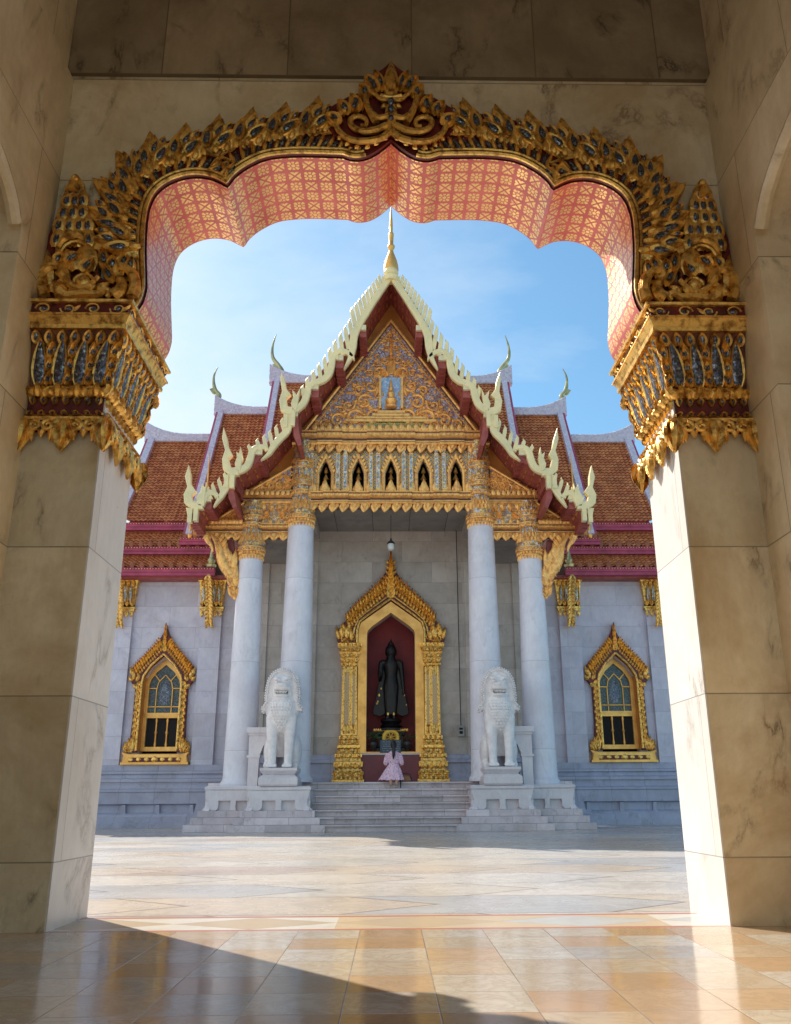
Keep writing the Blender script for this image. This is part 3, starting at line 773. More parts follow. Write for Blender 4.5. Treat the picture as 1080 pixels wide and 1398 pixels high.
    for (a, b, c_, d_) in ((100, 408, 84, 400), (108, 412, 104, 402), (128, 408, 136, 398), (140, 408, 152, 396), (78, 412, 80, 396)): lf(a, b, c_, d_, .07, .05, .03, bend=.3)
    g_.build('gilt_scrolls', 'gold', nf, 28); gem.build('glass_inlay', 'inlay', nf, 50)

# ---- keystone
kp = ats([(440, 178), (446, 160), (462, 150), (480, 140), (492, 138), (497, 122), (510, 112), (522, 104), (532, 95)], YN)
kl = ats([(532, 190), (514, 204), (498, 210), (476, 210), (462, 202), (450, 190), (440, 178)], YN)
half = kp + []
full = half + mir(half[:-1])[::-1] + [(-p[0], p[1]) for p in kl[::-1]][1:] + kl[1:-1]
mb = MB(); mb.prism(full, YN - .085, YN + .012)
key = mb.build('keystone', 'lacquer', gate, 30)
g_ = MB(); gem = MB()
fk = lambda x, z, h: (x, YN - .085 - h, z)
for k_ in (1, -1):
    def A(px, py): x, z = at(px, py, YN); return (x * k_, z)
    def lf(px, py, tx, ty, W, h=.05, base=0, bend=0, cup=False, m=None, n=6):
        a = Vector(A(px, py)); b = Vector(A(tx, ty)); d = b - a
        (m or g_).leaf(fk, a.x, a.y, d.length, W, math.atan2(d.x, d.y), h, bend=bend * k_, n=n, base=base, cup=cup)
    def tb(pts, r0, r1, dy=.12):
        p = catmull([A(*q) for q in pts], 4); n_ = len(p); g_.tube([(x, YN - dy, z) for x, z in p], [r0 + (r1 - r0) * i / (n_ - 1) for i in range(n_)], 7)
    tb([(532, 192), (520, 202), (500, 207), (480, 206), (466, 198), (458, 186), (460, 174), (470, 166)], .03, .022)
    tb([(526, 186), (512, 192), (494, 194), (480, 188), (478, 178), (488, 174), (498, 178), (498, 186), (491, 186)], .034, .015)
    tb([(512, 182), (504, 168), (498, 152), (502, 142), (512, 144)], .034, .022)
    tb([(528, 176), (516, 178), (508, 172)], .03, .018, .14)
    tb([(532, 150), (520, 152), (512, 146)], .028, .018, .13)
    for (a, b, c_, d_, w) in ((512, 142, 506, 118, .12), (520, 140, 514, 110, .10), (500, 150, 494, 128, .12), (488, 168, 482, 142, .13), (474, 172, 464, 150, .12), (464, 184, 446, 168, .12), (478, 168, 490, 148, .10), (508, 132, 498, 118, .10)):
        lf(a, b, c_, d_, w, .05, .02, cup=True, bend=-.15); lf(a + (c_ - a) * .25, b + (d_ - b) * .25, a + (c_ - a) * .7, b + (d_ - b) * .7, w * .38, .014, .05, m=gem, n=4)
    for a in range(6):
        px, py = [(526, 197), (514, 204), (502, 209), (488, 209), (475, 205), (465, 197)][a]; lf(px, py, px - 5, py + 5, .045, .025, .0)
    lf(526, 158, 518, 162, .05, .03, .03)
def A(px, py): return at(px, py, YN)
for (yb, yt, w, b_) in ((148, 100, .14, .05), (142, 112, .10, .08), (178, 152, .11, .05), (192, 170, .09, .06)):
    a = A(532, yb); t = A(532, yt); g_.leaf(fk, a[0], a[1], t[1] - a[1], w, 0, .06, n=7, base=b_ - .03)
for (y_, r_) in ((160, .03), (170, .028), (182, .022)):
    a = A(532, y_); gem.ball((a[0], YN - .175, a[1]), (r_, .02, r_ * 1.3), 8, 6)
g_.tube([(A(p, q)[0], YN - .14, A(p, q)[1]) for p, q in ((518, 148), (525, 150), (532, 151), (539, 150), (546, 148))], .02, 6)
g_.build('gilt_scrolls', 'gold', key, 28); gem.build('glass_inlay', 'inlay', key, 50)

#TEMPLE-BEGIN
# ================================================================== TEMPLE
T = thing('temple', 'white marble temple with gilded gable, orange tiled tiers and gold spire', 'temple', (0, 24, 0))
def zz(py, Y): return at(532, py, Y)[1]
# ---- platform and stairs
mb = MB(); mb.box(-4.85, 4.85, 24.34, 27.05, 0, 1.19); mb.build('porch_platform', 't_step', T, 0)
mb = MB(); R_, TR = .17, .29
for i in range(7):
    y0 = 22.6 + i * TR; mb.box(-2.2, 2.2, y0, 24.339, i * R_, (i + 1) * R_ - .04)
    mb.box(-2.2, 2.2, y0 - .075, 24.339 if i < 6 else 24.6, (i + 1) * R_ - .04, (i + 1) * R_ + (.004 if i == 6 else 0))
mb.build('stairs', 't_step', T, 0)
def pedestal(name, cx, cy, hb, ht, top=1.08, parent=T):
    mb = MB()
    for k, e in enumerate((.36, .22, .08)): mb.box(cx - hb - e, cx + hb + e, cy - hb - e, cy + hb + e, k * .165, (k + 1) * .165)
    mb.build('stepped_foot', 't_step', parent, 0)
    mb = MB(); core = ht - .13
    mb.box(cx - core, cx + core, cy - core, cy + core, .495, top - .1)
    pol = [(-ht, top - .1), (-ht * .97, .84), (-ht * .92, .72), (-ht * .94, .62), (-hb * 1.03, .497), (-ht * .60, .497), (-ht * .52, .56), (-ht * .52, .735), (-ht * .10, .735), (-ht * .09, .58), (-ht * .12, .497)]
    pol = pol + [(-p[0], p[1]) for p in pol[::-1]]
    for a in range(4):
        c, s = [(1, 0), (0, 1), (-1, 0), (0, -1)][a]
        mb.prism(pol, -ht - .0, -ht + .135, .012, fn=lambda x, y, z, c=c, s=s: (cx + x * c - y * s, cy + x * s + y * c, z))
        mb.box(cx - ht * .75, cx + ht * .75, cy - ht * 1.004, cy - ht + .03, .77, .79) if a == 0 else None
    mb.sqlathe([(ht + .0, top - .1), (ht + .02, top - .085), (ht + .02, top - .03), (ht, top - .02), (ht - .03, top)], cx, cy)
    return mb.build(name, 't_plain', parent, 0)
for s in (-1, 1):
    pedestal('stair_pedestal', s * 2.80, 23.72, .84, .78)
    pedestal('column_pedestal', s * 4.02, 24.22, .78, .72, 1.10)
# ---- columns
def lathe_px(mb, cxpx, Y, X, prof, n=28):
    """prof: (py, half px) -> real radius at depth Y"""
    out = []
    for py, r in prof:
        z = zz(py, Y); D = Y * cos(TH) + (z - H0) * sin(TH); out.append((r * D / F, z))
    mb.lathe(out, X, Y, n); return out
def ring(mb, X, Y, z, r, n, L, W, h=.03, up=1, base=0, cup=True, slope=0.0, ph=0, mm=None):
    for k in range(n):
        a0 = -pi / 2 + 2 * pi * (k + ph) / n
        if sin(a0) > .35: continue
        f = lambda x, zq, o: (X + (r + slope * (zq - z) + o) * cos(a0 + x / r), Y + (r + slope * (zq - z) + o) * sin(a0 + x / r), zq)
        mb.leaf(f, 0, z, L, W, 0 if up > 0 else pi, h, n=4, base=base, cup=cup)
CY_ = 24.3
cols = []
for s in (-1, 1):
    for X, rb, rt, ztop, pr in ((2.62, .47, .372, zz(719, CY_), 'i'), (4.02, .445, .342, zz(763, CY_), 'o')):
        mb = MB(); z0 = 1.10 if pr == 'o' else 1.19
        mb.lathe([(rb * 1.12, z0), (rb * 1.14, z0 + .05), (rb * 1.12, z0 + .10), (rb * 1.03, z0 + .14), (rb, z0 + .22)] + [(rb + (rt - rb) * t ** 1.1, z0 + .22 + (ztop - z0 - .22) * t) for t in [k / 10 for k in range(1, 11)]], s * X, CY_, 40)
        c = mb.build('column', 'column', T, 40, label=None)
        g_ = MB(); gem = MB()
        if pr == 'i':
            P = [(721, 16.2), (717, 17.5), (713, 17.2), (711, 18.6), (706, 19), (704, 17.8), (700, 18.2), (694, 16), (686, 13.2), (680, 12.6), (677, 15), (673, 15.8), (671, 12.5), (667, 12.2), (665, 14.4), (660, 15), (652, 13.4), (643, 12.6), (640, 14.6), (634, 14.8), (631, 13), (622, 12.8), (612, 12.2), (604, 12)]
        else:
            P = [(766, 15), (761, 16.5), (757, 16.2), (755, 17.8), (750, 18.4), (748, 17.4), (744, 18), (738, 16), (730, 13.6), (723, 13), (721, 15.2), (717, 15.6), (714, 12.5), (711, 14.6), (707, 15), (700, 13), (690, 12.2), (686, 12)]
        core_ = MB(); pp = lathe_px(core_, 0, CY_, s * X, P)
        def rz(py, k=0): 
            z = zz(py, CY_); D = CY_ * cos(TH) + (z - H0) * sin(TH)
            r = None
            for (a, ra), (b, rb_) in zip(P, P[1:]):
                if b <= py <= a: r = ra + (rb_ - ra) * (a - py) / (a - b)
            return z, r * D / F
        if pr == 'i': rows = [(717, -1, 26, .16, .10), (712, -1, 26, .10, .09), (699, 1, 22, .20, .13), (694, 1, 22, .26, .12), (688, 1, 18, .26, .10), (664, 1, 20, .20, .11), (658, 1, 20, .26, .10), (650, 1, 16, .26, .10), (634, 1, 18, .16, .10), (628, 1, 16, .26, .09), (616, 1, 14, .26, .09), (675, -1, 22, .10, .07)]
        else: rows = [(761, -1, 26, .16, .10), (756, -1, 26, .10, .09), (743, 1, 22, .20, .13), (738, 1, 22, .26, .12), (730, 1, 18, .22, .10), (710, 1, 20, .18, .11), (704, 1, 18, .26, .10), (695, 1, 14, .26, .10), (719, -1, 20, .10, .07)]
        for i, (py, up, n, L, W) in enumerate(rows):
            z, r = rz(py); ring(g_, s * X, CY_, z, r, n, L, W, .045, up, -.01, ph=.5 * (i % 2), slope=(-.35 if up > 0 else .2))
        z, r = rz(709 if pr == 'i' else 753); 
        for k in range(30):
            a = 2 * pi * k / 30; g_.ball((s * X + (r + .005) * cos(a), CY_ + (r + .005) * sin(a), z), .028, 6, 4)
        for (py, n, H_) in (((683, 14, .22), (668, 14, .1), (646, 12, .18), (626, 12, .2)) if pr == 'i' else ((727, 12, .2), (698, 12, .18))):
            z, r = rz(py)
            for k in range(n):
                a0 = -pi / 2 + 2 * pi * (k + .5) / n
                f = lambda x, zq, o: (s * X + (r + o) * cos(a0 + x / r), CY_ + (r + o) * sin(a0 + x / r), zq)
                gem.leaf(f, 0, z - H_ / 2, H_, .07, 0, .03, n=4, base=-.005)
        for i_, (r_, z_) in enumerate(pp):
            if i_ in (1, 3, 4, 10, 11, 14, 15, 18, 19): g_.lathe([(r_ - .01, z_ - .02), (r_ + .02, z_ - .012), (r_ + .02, z_ + .012), (r_ - .01, z_ + .02)], s * X, CY_, 28)
        core_.build('capital_core', 'mosaic_gold', c, 30)
        co_ = g_.build('capital', 'gold_pale', c, 28); gem.build('mirror_inlay', 'mosaic_white', c, 45)
# ---- porch walls
PW = 27.0
op = [(.735, 2.03), (.735, 5.62), (.70, 5.72), (.56, 5.85), (.0, 6.26)]
mb = MB(); mb.prism([(-4.6, 1.19), (-4.6, 9.6), (4.6, 9.6), (4.6, 1.19), (.735, 1.19)] + op + [(-p[0], p[1]) for p in op[:-1][::-1]] + [(-.735, 1.19)], PW, PW + .25)
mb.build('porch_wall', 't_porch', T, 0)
mb = MB(); mb.box(-.735, .735, PW + .9, PW + 1.0, 1.19, 6.5)
for s in (-1, 1): mb.box(s * .735, s * .85, PW + .252, PW + 1.0, 1.19, 6.5)
mb.build('niche_lining', 'niche_red', T, 0)
for s in (-1, 1):
    mb = MB(); mb.box(s * 2.32, s * 2.50, PW - .06, PW - .001, 1.78, 9.0); mb.box(s * 3.85, s * 4.05, PW - .06, PW - .001, 1.78, 9.0); mb.box(s * 2.66, s * 2.74, PW - .04, PW - .001, 1.78, 9.0)
    mb.build('wall_strip', 't_porch', T, 0)
    mb = MB(); mb.box(s * 4.35, s * 4.62, 24.9, PW, 1.19, 7.6); mb.box(s * 4.28, s * 4.6, 24.75, 25.15, 1.19, 7.6)
    mb = MB(); mb.profile_x([(PW - .02, 1.2), (PW - .30, 1.2), (PW - .30, 1.34), (PW - .2, 1.4), (PW - .16, 1.46), (PW - .16, 1.75), (PW - .22, 1.78), (PW - .22, 1.86), (PW - .12, 1.9), (PW - .12, 1.97), (PW - .04, 2.02), (PW - .02, 2.02)], s * 1.5, s * 4.4)
    mb.build('wall_base', 't_base', T, 0)
mb = MB(); mb.box(-2.6, 2.6, 24.22, PW, 8.98, 9.2)
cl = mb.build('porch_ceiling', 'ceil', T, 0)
for s in (-1, 1):
    mb = MB(); mb.box(s * 2.3, s * 2.9, 24.42, PW, 8.72, 9.5); mb.build('ceiling_beam', 't_porch', T, 0)
    mb = MB(); mb.box(s * 2.9, s * 4.5, 24.42, PW, 7.9, 8.1); mb.build('side_ceiling', 'ceil', T, 0)

# ---- cornices and the arcade under the gable
def cornice(name, x0, x1, pyt, pyb, Y, dep=.26, par=T, breaks=()):
    zt, zb = zz(pyt, Y), zz(pyb, Y); h = zt - zb; mb = MB()
    segs = [(x0, x1, 0)] + [(a, b, .05) for a, b in breaks]
    for a, b, e in segs:
        y = Y - e
        mb.profile_x([(Y + .3, zb), (y + .06, zb), (y + .02, zb + .12 * h), (y + .02, zb + .26 * h), (y + .08, zb + .34 * h), (y + .10, zb + .44 * h), (y + .03, zb + .52 * h), (y - .02, zb + .62 * h), (y - .02, zb + .80 * h), (y + .03, zb + .86 * h), (y - .04, zb + .93 * h), (y - .04, zt), (Y + .3, zt)], a, b)
        n = max(2, int((b - a) / .11))
        for k in range(n):
            x = a + (b - a) * (k + .5) / n; mb.ball((x, y - .02, zb + .71 * h), (.032, .03, .045), 6, 4)
            mb.box(x - .03, x + .03, y + .05, y + .09, zb + .37 * h, zb + .43 * h)
    ob = mb.build(name, 'gold_pale', par, 30)
    gd = MB()
    for a, b, e in segs:
        y = Y - e; gd.box(a, b, y + .045, y + .2, zb + .355 * h, zb + .425 * h); gd.box(a, b, y - .001, y + .2, zb + .835 * h, zb + .90 * h); gd.box(a, b, y + .012, y + .2, zb + .14 * h, zb + .175 * h)
    gd.build('groove_shade_strip', 'ground', ob, 0)  # dark strips put the shade of the grooves into colour
    return ob
def drops(name, x0, x1, pyt, pyb, Y, par=T, step=.30, mat='gold_pale'):
    zt, zb = zz(pyt, Y), zz(pyb, Y); mb = MB(); n = max(2, round((x1 - x0) / step))
    gb = MB(); gb.box(x0, x1, Y + .02, Y + .2, zt - (zt - zb) * .55, zt + .01)
    for k in range(n):
        x = x0 + (x1 - x0) * (k + .5) / n
        f = lambda a, b, h: (a, Y - h, b)
        mb.leaf(f, x, zt, (zt - zb) * 1.05, .27, pi, .07, bend=.12, n=6); mb.leaf(f, x, zt - .01, (zt - zb) * .7, .15, pi, .05, bend=.1, n=5, base=.045, cup=True)
        mb.leaf(f, x + .13, zt, .14, .07, pi, .04, n=4)
    ob = mb.build(name, mat, par, 28); gb.build('drop_ground', 'ground', ob, 0); return ob
Y1 = 24.17
xi = 2.30
br = [(-1.5, -.78), (-.72 + .3, .72 - .3), (.78, 1.5)]
cornice('cornice', -2.95, 2.95, 588, 606, Y1 - .12, breaks=[(-2.2, -1.45), (-.72, .72), (1.45, 2.2)])
drops('leaf_drops', -2.88, 2.88, 606, 618, Y1 - .02)
cornice('cornice', -2.5, 2.5, 671, 687, Y1 - .05, breaks=[(-1.98, -1.25), (-.62, .62), (1.25, 1.98)])
drops('leaf_drops', -2.45, 2.45, 687, 699, Y1 + .02)
za, zb_ = zz(606, Y1), zz(672, Y1)
# five pointed openings
zs_, zt_ = zz(668, Y1), zz(627, Y1)
ctr = [(-2 + k) * .975 for k in range(5)]
edges = [-2.45] + [(a + b) / 2 for a, b in zip(ctr, ctr[1:])] + [2.45]
for i, c in enumerate(ctr):
    hw = .17; zsp = zt_ - .42
    o_ = [(c + hw, zb_), (c + hw, zsp), (c + hw * .8, zsp + .12), (c + .05, zt_ - .07), (c, zt_)]
    o_ = o_ + [(2 * c - p[0], p[1]) for p in o_[:-1][::-1]]
    x0, x1 = edges[i] + .001, edges[i + 1] - .001
    mb = MB(); mb.prism([(x0, zb_), (x0, za), (x1, za), (x1, zb_)] + o_, Y1 + .12, Y1 + .3)
    pn = mb.build('arcade_panel', 'lattice', T, 0)
    g_ = MB()
    for e in (-1, 1):
        P_ = [(c + e * (hw + .05), Y1 + .08, zb_), (c + e * (hw + .05), Y1 + .08, zsp), (c + e * (hw * .9 + .05), Y1 + .08, zsp + .14), (c + e * .07, Y1 + .08, zt_ + .0), (c, Y1 + .08, zt_ + .16)]
        g_.tube(P_, .05, 6)
        f = lambda a, b, h: (a, Y1 + .06 - h, b)
        for t in range(5): g_.leaf(f, c + e * (hw + .06 - t * .035), zsp + .03 + t * .11, .15, .08, e * .5, .03, n=4)
        g_.leaf(f, c + e * .10, zb_ + .02, .22, .12, 0, .06, n=5); g_.leaf(f, c + e * .32, zb_ + .02, .34, .16, 0, .06, n=5)
    g_.leaf(lambda a, b, h: (a, Y1 + .04 - h, b), c, zb_ + .02, .42, .20, 0, .07, n=6)
    g_.leaf(lambda a, b, h: (a, Y1 + .06 - h, b), c, zt_ + .02, .26, .12, 0, .05, n=5)
    for k in range(3):     # little lotus stack seen in the dark opening
        g_.lathe([(.02, zb_ + .30 + k * .22), (.13 - k * .03, zb_ + .33 + k * .22), (.05, zb_ + .42 + k * .22), (.02, zb_ + .5 + k * .22)], c, Y1 + .42, 8)
    g_.build('gilt_arch', 'gold_pale', pn, 45)
for i, x in enumerate(edges):
    xx = min(max(x, -2.36), 2.36)
    mb = MB(); gp = MB()
    for dx in ((-.11, .11) if 0 < i < 5 else (0,)):
        gp.box(xx + dx - .045, xx + dx + .045, Y1 - .005, Y1 + .12, zb_ + .12, za - .22); mb.box(xx + dx - .065, xx + dx + .065, Y1 - .02, Y1 + .11, za - .22, za); mb.box(xx + dx - .06, xx + dx + .06, Y1 - .02, Y1 + .11, za - .34, za - .30)
        mb.box(xx + dx - .062, xx + dx + .062, Y1 - .02, Y1 + .12, zb_, zb_ + .14)
        for e in (-1, 1): mb.box(xx + dx + e * .045, xx + dx + e * .062, Y1 - .008, Y1 + .115, zb_ + .14, za - .34)
    c_ = gp.build('arcade_pilaster', 'mosaic_white', T, 0); mb.build('gilt_edge', 'gold_pale', c_, 0)
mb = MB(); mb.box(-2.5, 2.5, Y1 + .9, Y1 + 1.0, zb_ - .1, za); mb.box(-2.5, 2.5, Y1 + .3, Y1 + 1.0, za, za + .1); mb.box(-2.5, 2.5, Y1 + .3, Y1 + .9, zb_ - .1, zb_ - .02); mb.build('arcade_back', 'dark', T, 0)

# side entablatures (upper one between the columns, lower one outside)
for s in (-1, 1):
    def XR(px, py, Y): return at(px, py, Y)[0]
    a, b = XR(331, 680, Y1), XR(397, 680, Y1)
    lo, hi = (a, b) if s < 0 else (-b, -a)
    cornice('cornice', lo, hi, 670, 686, Y1)
    a, b = XR(278, 720, Y1), XR(393, 720, Y1); lo, hi = (a, b) if s < 0 else (-b, -a)
    cornice('cornice', lo, hi, 715, 728, Y1 - .02); drops('leaf_drops', lo, hi, 728, 738, Y1 + .04, step=.26)
    # panel between the two cornices
    a, b = XR(331, 700, Y1), XR(394, 700, Y1); lo, hi = (a, b) if s < 0 else (-b, -a)
    z1, z0 = zz(686, Y1), zz(715, Y1)
    mb = MB(); mb.box(lo, hi, Y1 + .10, Y1 + .4, z0, z1); pn = mb.build('frieze_panel', 'mosaic_gold', T, 0)
    g_ = MB(); f = lambda a_, b_, h: (a_, Y1 + .10 - h, b_); n = 6
    for k in range(n):
        x = lo + (hi - lo) * (k + .5) / n
        g_.leaf(f, x, z1, .26, .2, pi, .09, n=5); g_.leaf(f, x, z0 + .0, .2, .13, 0, .05, n=5)
        for q in (.28, .42): g_.leaf(f, x + .04 * (-1) ** k, z0 + (z1 - z0) * q, .22, .11, .8 * (-1) ** k, .06, n=5, cup=True)
    g_.build('gilt_leaves', 'gold_pale', pn, 45)
    mb = MB(); mb.box(lo, hi, Y1 + .4, 24.9, z0 - .2, z1 + .4); mb.build('entablature_core', 't_porch', T, 0)

# ---- gable wall and its relief
YT = 24.25
def relief_tri(pts, name, dens, seed, bgmat='lilac', spir=()):
    """carved field: mosaic ground, gilded scrolls; pts outline in x,z"""
    mb = MB(); mb.prism(pts, YT - .02, YT + .139); bg_ = mb.build(name, bgmat, T, 0)
    return bg_
gw_pts = ats([(532, 382), (500, 430), (470, 472), (440, 520), (401, 566), (372, 600), (330, 650), (312, 655), (285, 690), (262, 708), (262, 716)], YT)
zbot = zz(728, YT)
outl = gw_pts + [(gw_pts[-1][0], zbot), (-2.9, zbot), (-2.9, zz(606, YT))]
outl2 = outl + [(-p[0], p[1]) for p in outl[::-1][:-1]]
# drop the doubled apex
mb = MB(); mb.prism(outl2[:-1] if outl2[-1] == outl2[0] else outl2, YT + .14, YT + .28); mb.build('gable_wall', 'orange', T, 0)
tri = ats([(532, 443), (418, 590)], YT); 
tpts = [(0, tri[0][1]), (tri[1][0], tri[1][1]), (-tri[1][0], tri[1][1])]
bgm = relief_tri(tpts, 'tympanum', 1, 1)
g_ = MB(); ft = lambda a, b, h: (a, YT - .02 - h, b)
zA, zB, hwT = tpts[0][1], tpts[1][1], -tpts[1][0]
for s in (-1, 1):     # frame
    g_.tube([(0, YT - .05, zA + .12), (s * (hwT + .08), YT - .05, zB + .0)], .05, 6)
    g_.tube([(0, YT - .04, zA - .22), (s * (hwT - .14), YT - .04, zB + .06)], .022, 5)
    n = 34
    for k in range(n):
        t = (k + .6) / n; x = s * (hwT - .07) * t; z = (zA - .09) + (zB - zA + .09) * t; g_.ball((x, YT - .04, z), .028, 6, 4)
def scroll(c, R, st, cw, mb=g_, f=ft, tw=1.35, leaves=True):
    p = spiral(c, R, tw, st, cw, .16, 20)
    mb.tube([f(a, b, .03) for a, b in p], [R * .2 * (1 - .5 * i / 20) for i in range(21)], 6, flat=1.3)
    mb.ball(f(c[0], c[1], .05), R * .22, 7, 5)
    if leaves:
        nl = 6
        for k in range(nl):
            a = st + cw * (k + .3) * 2 * pi * .8 / nl; q = (c[0] + R * .95 * cos(a), c[1] + R * .95 * sin(a))
            mb.leaf(f, q[0], q[1], R * .62, R * .36, pi / 2 - a - cw * .9, R * .22, bend=.3 * cw, n=4)
            q = (c[0] + R * .6 * cos(a), c[1] + R * .6 * sin(a)); mb.leaf(f, q[0], q[1], R * .4, R * .2, pi / 2 - a - cw * 1.2, R * .2, n=3, base=.02)
Ht = zA - zB
for s in (-1, 1):
    for (x, z, r, st, cw) in ((.52, .125, .27, 2.4, -1), (1.10, .12, .28, 2.6, -1), (1.62, .10, .235, 2.8, -1), (2.02, .065, .16, 2.8, -1), (.80, .265, .25, 2.2, -1), (1.30, .235, .21, 2.4, 1), (.62, .41, .22, 2.2, 1), (.98, .37, .16, 2.4, -1), (.36, .53, .19, 2.2, -1), (.66, .53, .12, .6, 1), (.22, .655, .15, 2.2, 1), (.42, .62, .10, .8, -1), (.13, .765, .10, 2.2, -1), (.09, .85, .065, 2, 1), (1.52, .19, .10, 1, 1), (.33, .33, .13, .6, 1), (.36, .20, .11, .9, 1), (2.26, .035, .09, 2, -1), (.85, .06, .12, 1, 1), (1.36, .05, .11, 1, 1)):
        scroll((s * x, zB + z * Ht), r, st if s > 0 else pi - st, cw * s)
rnd = random.Random(4)
for k in range(290):     # small leaves fill the ground between scrolls
    t = rnd.random() ** .6; x = (rnd.random() * 2 - 1) * (hwT - .12) * t; z = zA - .2 - (Ht - .3) * t
    if abs(x) < .42 and zB + .12 * Ht < z < zB + .52 * Ht: continue
    g_.leaf(ft, x, z, .15, .075, rnd.uniform(-2.2, 2.2), .05, n=3, bend=rnd.uniform(-.4, .4))
for k in range(8): g_.leaf(ft, 0, zB + Ht * (.60 + .045 * k), .22 - .015 * k, .15 - .012 * k, 0, .07, n=5, cup=True)
# central shrine: pale blue panel, stupa figure, tiers
g_.leaf(ft, 0, zB + Ht * .52, .55, .34, 0, .09, n=6, cup=True)
for s in (-1, 1): g_.leaf(ft, s * .12, zB + Ht * .50, .42, .22, s * .6, .08, n=5, cup=True); g_.leaf(ft, s * .26, zB + Ht * .49, .3, .18, s * 1.1, .08, n=5)
for s in (-1, 1):
    g_.box(s * .30, s * .37, YT - .14, YT - .02, zB + Ht * .20, zB + Ht * .49); g_.leaf(ft, s * .36, zB + Ht * .42, .42, .2, s * 2.8, .09, n=5)
    for q in range(3): g_.leaf(ft, s * (.1 + .13 * q), zB + Ht * .50, .22, .13, s * (.2 + q * .3), .08, n=4, cup=True)
zq = zB + Ht * .20
for k, (hw, hh) in enumerate(((.62, .09), (.50, .08), (.56, .09), (.42, .09))):
    z0 = zB + .30 + [0, .09, .17, .26][k]; g_.box(-hw - (.75 - k * .2) * (k < 2), hw + (.75 - k * .2) * (k < 2), YT - .12 - .02 * k, YT - .02, z0, z0 + hh - .012)
g_.lathe([(.17, zq), (.20, zq + .05), (.12, zq + .10), (.17, zq + .18), (.19, zq + .25), (.10, zq + .33), (.11, zq + .40), (.12, zq + .48), (.06, zq + .58), (.075, zq + .64), (.05, zq + .75), (.02, zq + .9), (.008, zq + 1.02)], 0, YT - .14, 14)
g_.build('gilt_scrollwork', 'gold_pale', bgm, 30)
mb = MB(); mb.box(-.30, .30, YT - .06, YT - .021, zB + Ht * .20, zB + Ht * .49); mb.box(-1.25, -.75, YT - .04, YT - .021, zB + .02, zB + .26); mb.build('blue_panel', 'skyglass', bgm, 0)
mb = MB(); mb.box(-.74, 1.0, YT - .07, YT - .021, zB + .02, zB + .28); mb.build('green_panel', 'greenglass', bgm, 0)
mb = MB()
for k in range(22):
    x = -hwT * .95 + 1.9 * hwT * (k + .5) / 22
    mb.leaf(lambda a, b, h: (a, YT - .16 - h, b), x, zB - .03, .26, .17, 0, .06, n=5); mb.leaf(lambda a, b, h: (a, YT - .14 - h, b), x + .1, zB - .03, .16, .12, 0, .05, n=4)
mb.build('crest_leaves', 'gold_pale', bgm, 45)
# side fields
for s in (-1, 1):
    for poly in (((396, 640), (333, 676), (396, 676)), ((331, 690), (288, 715), (331, 715))):
        p = ats(poly, YT); p = sgn(p, 1 if s < 0 else -1)
        mb = MB(); mb.prism(p, YT - .02, YT + .139); sf = mb.build('side_tympanum', 'lilac', T, 0)
        g_ = MB(); x0, x1, z0, z1 = min(q[0] for q in p), max(q[0] for q in p), min(q[1] for q in p), max(q[1] for q in p)
        inner = x1 if s < 0 else x0; outer_ = x0 if s < 0 else x1
        g_.tube([(inner, YT - .05, z1 + .06), (outer_, YT - .05, z0)], .04, 6)
        for k in range(150):
            t = rnd.random() ** .7; x = outer_ + (inner - outer_) * t; z = z0 + (z1 - z0) * t * rnd.random()
            g_.leaf(ft, x, z, .15, .08, rnd.uniform(-2.5, 2.5), .05, n=3, bend=rnd.uniform(-.4, .4))
        for k in range(4):
            t = .45 + k * .16; x = outer_ + (inner - outer_) * t; scroll((x, z0 + (z1 - z0) * t * .4), .15, 2.3, -s, g_)
        for k in range(9):
            x = x0 + (x1 - x0) * (k + .5) / 9; g_.leaf(lambda a, b, h: (a, YT - .14 - h, b), x, z0 - .05, .2, .14, 0, .05, n=4)
        g_.build('gilt_leaves', 'gold_pale', sf, 45)

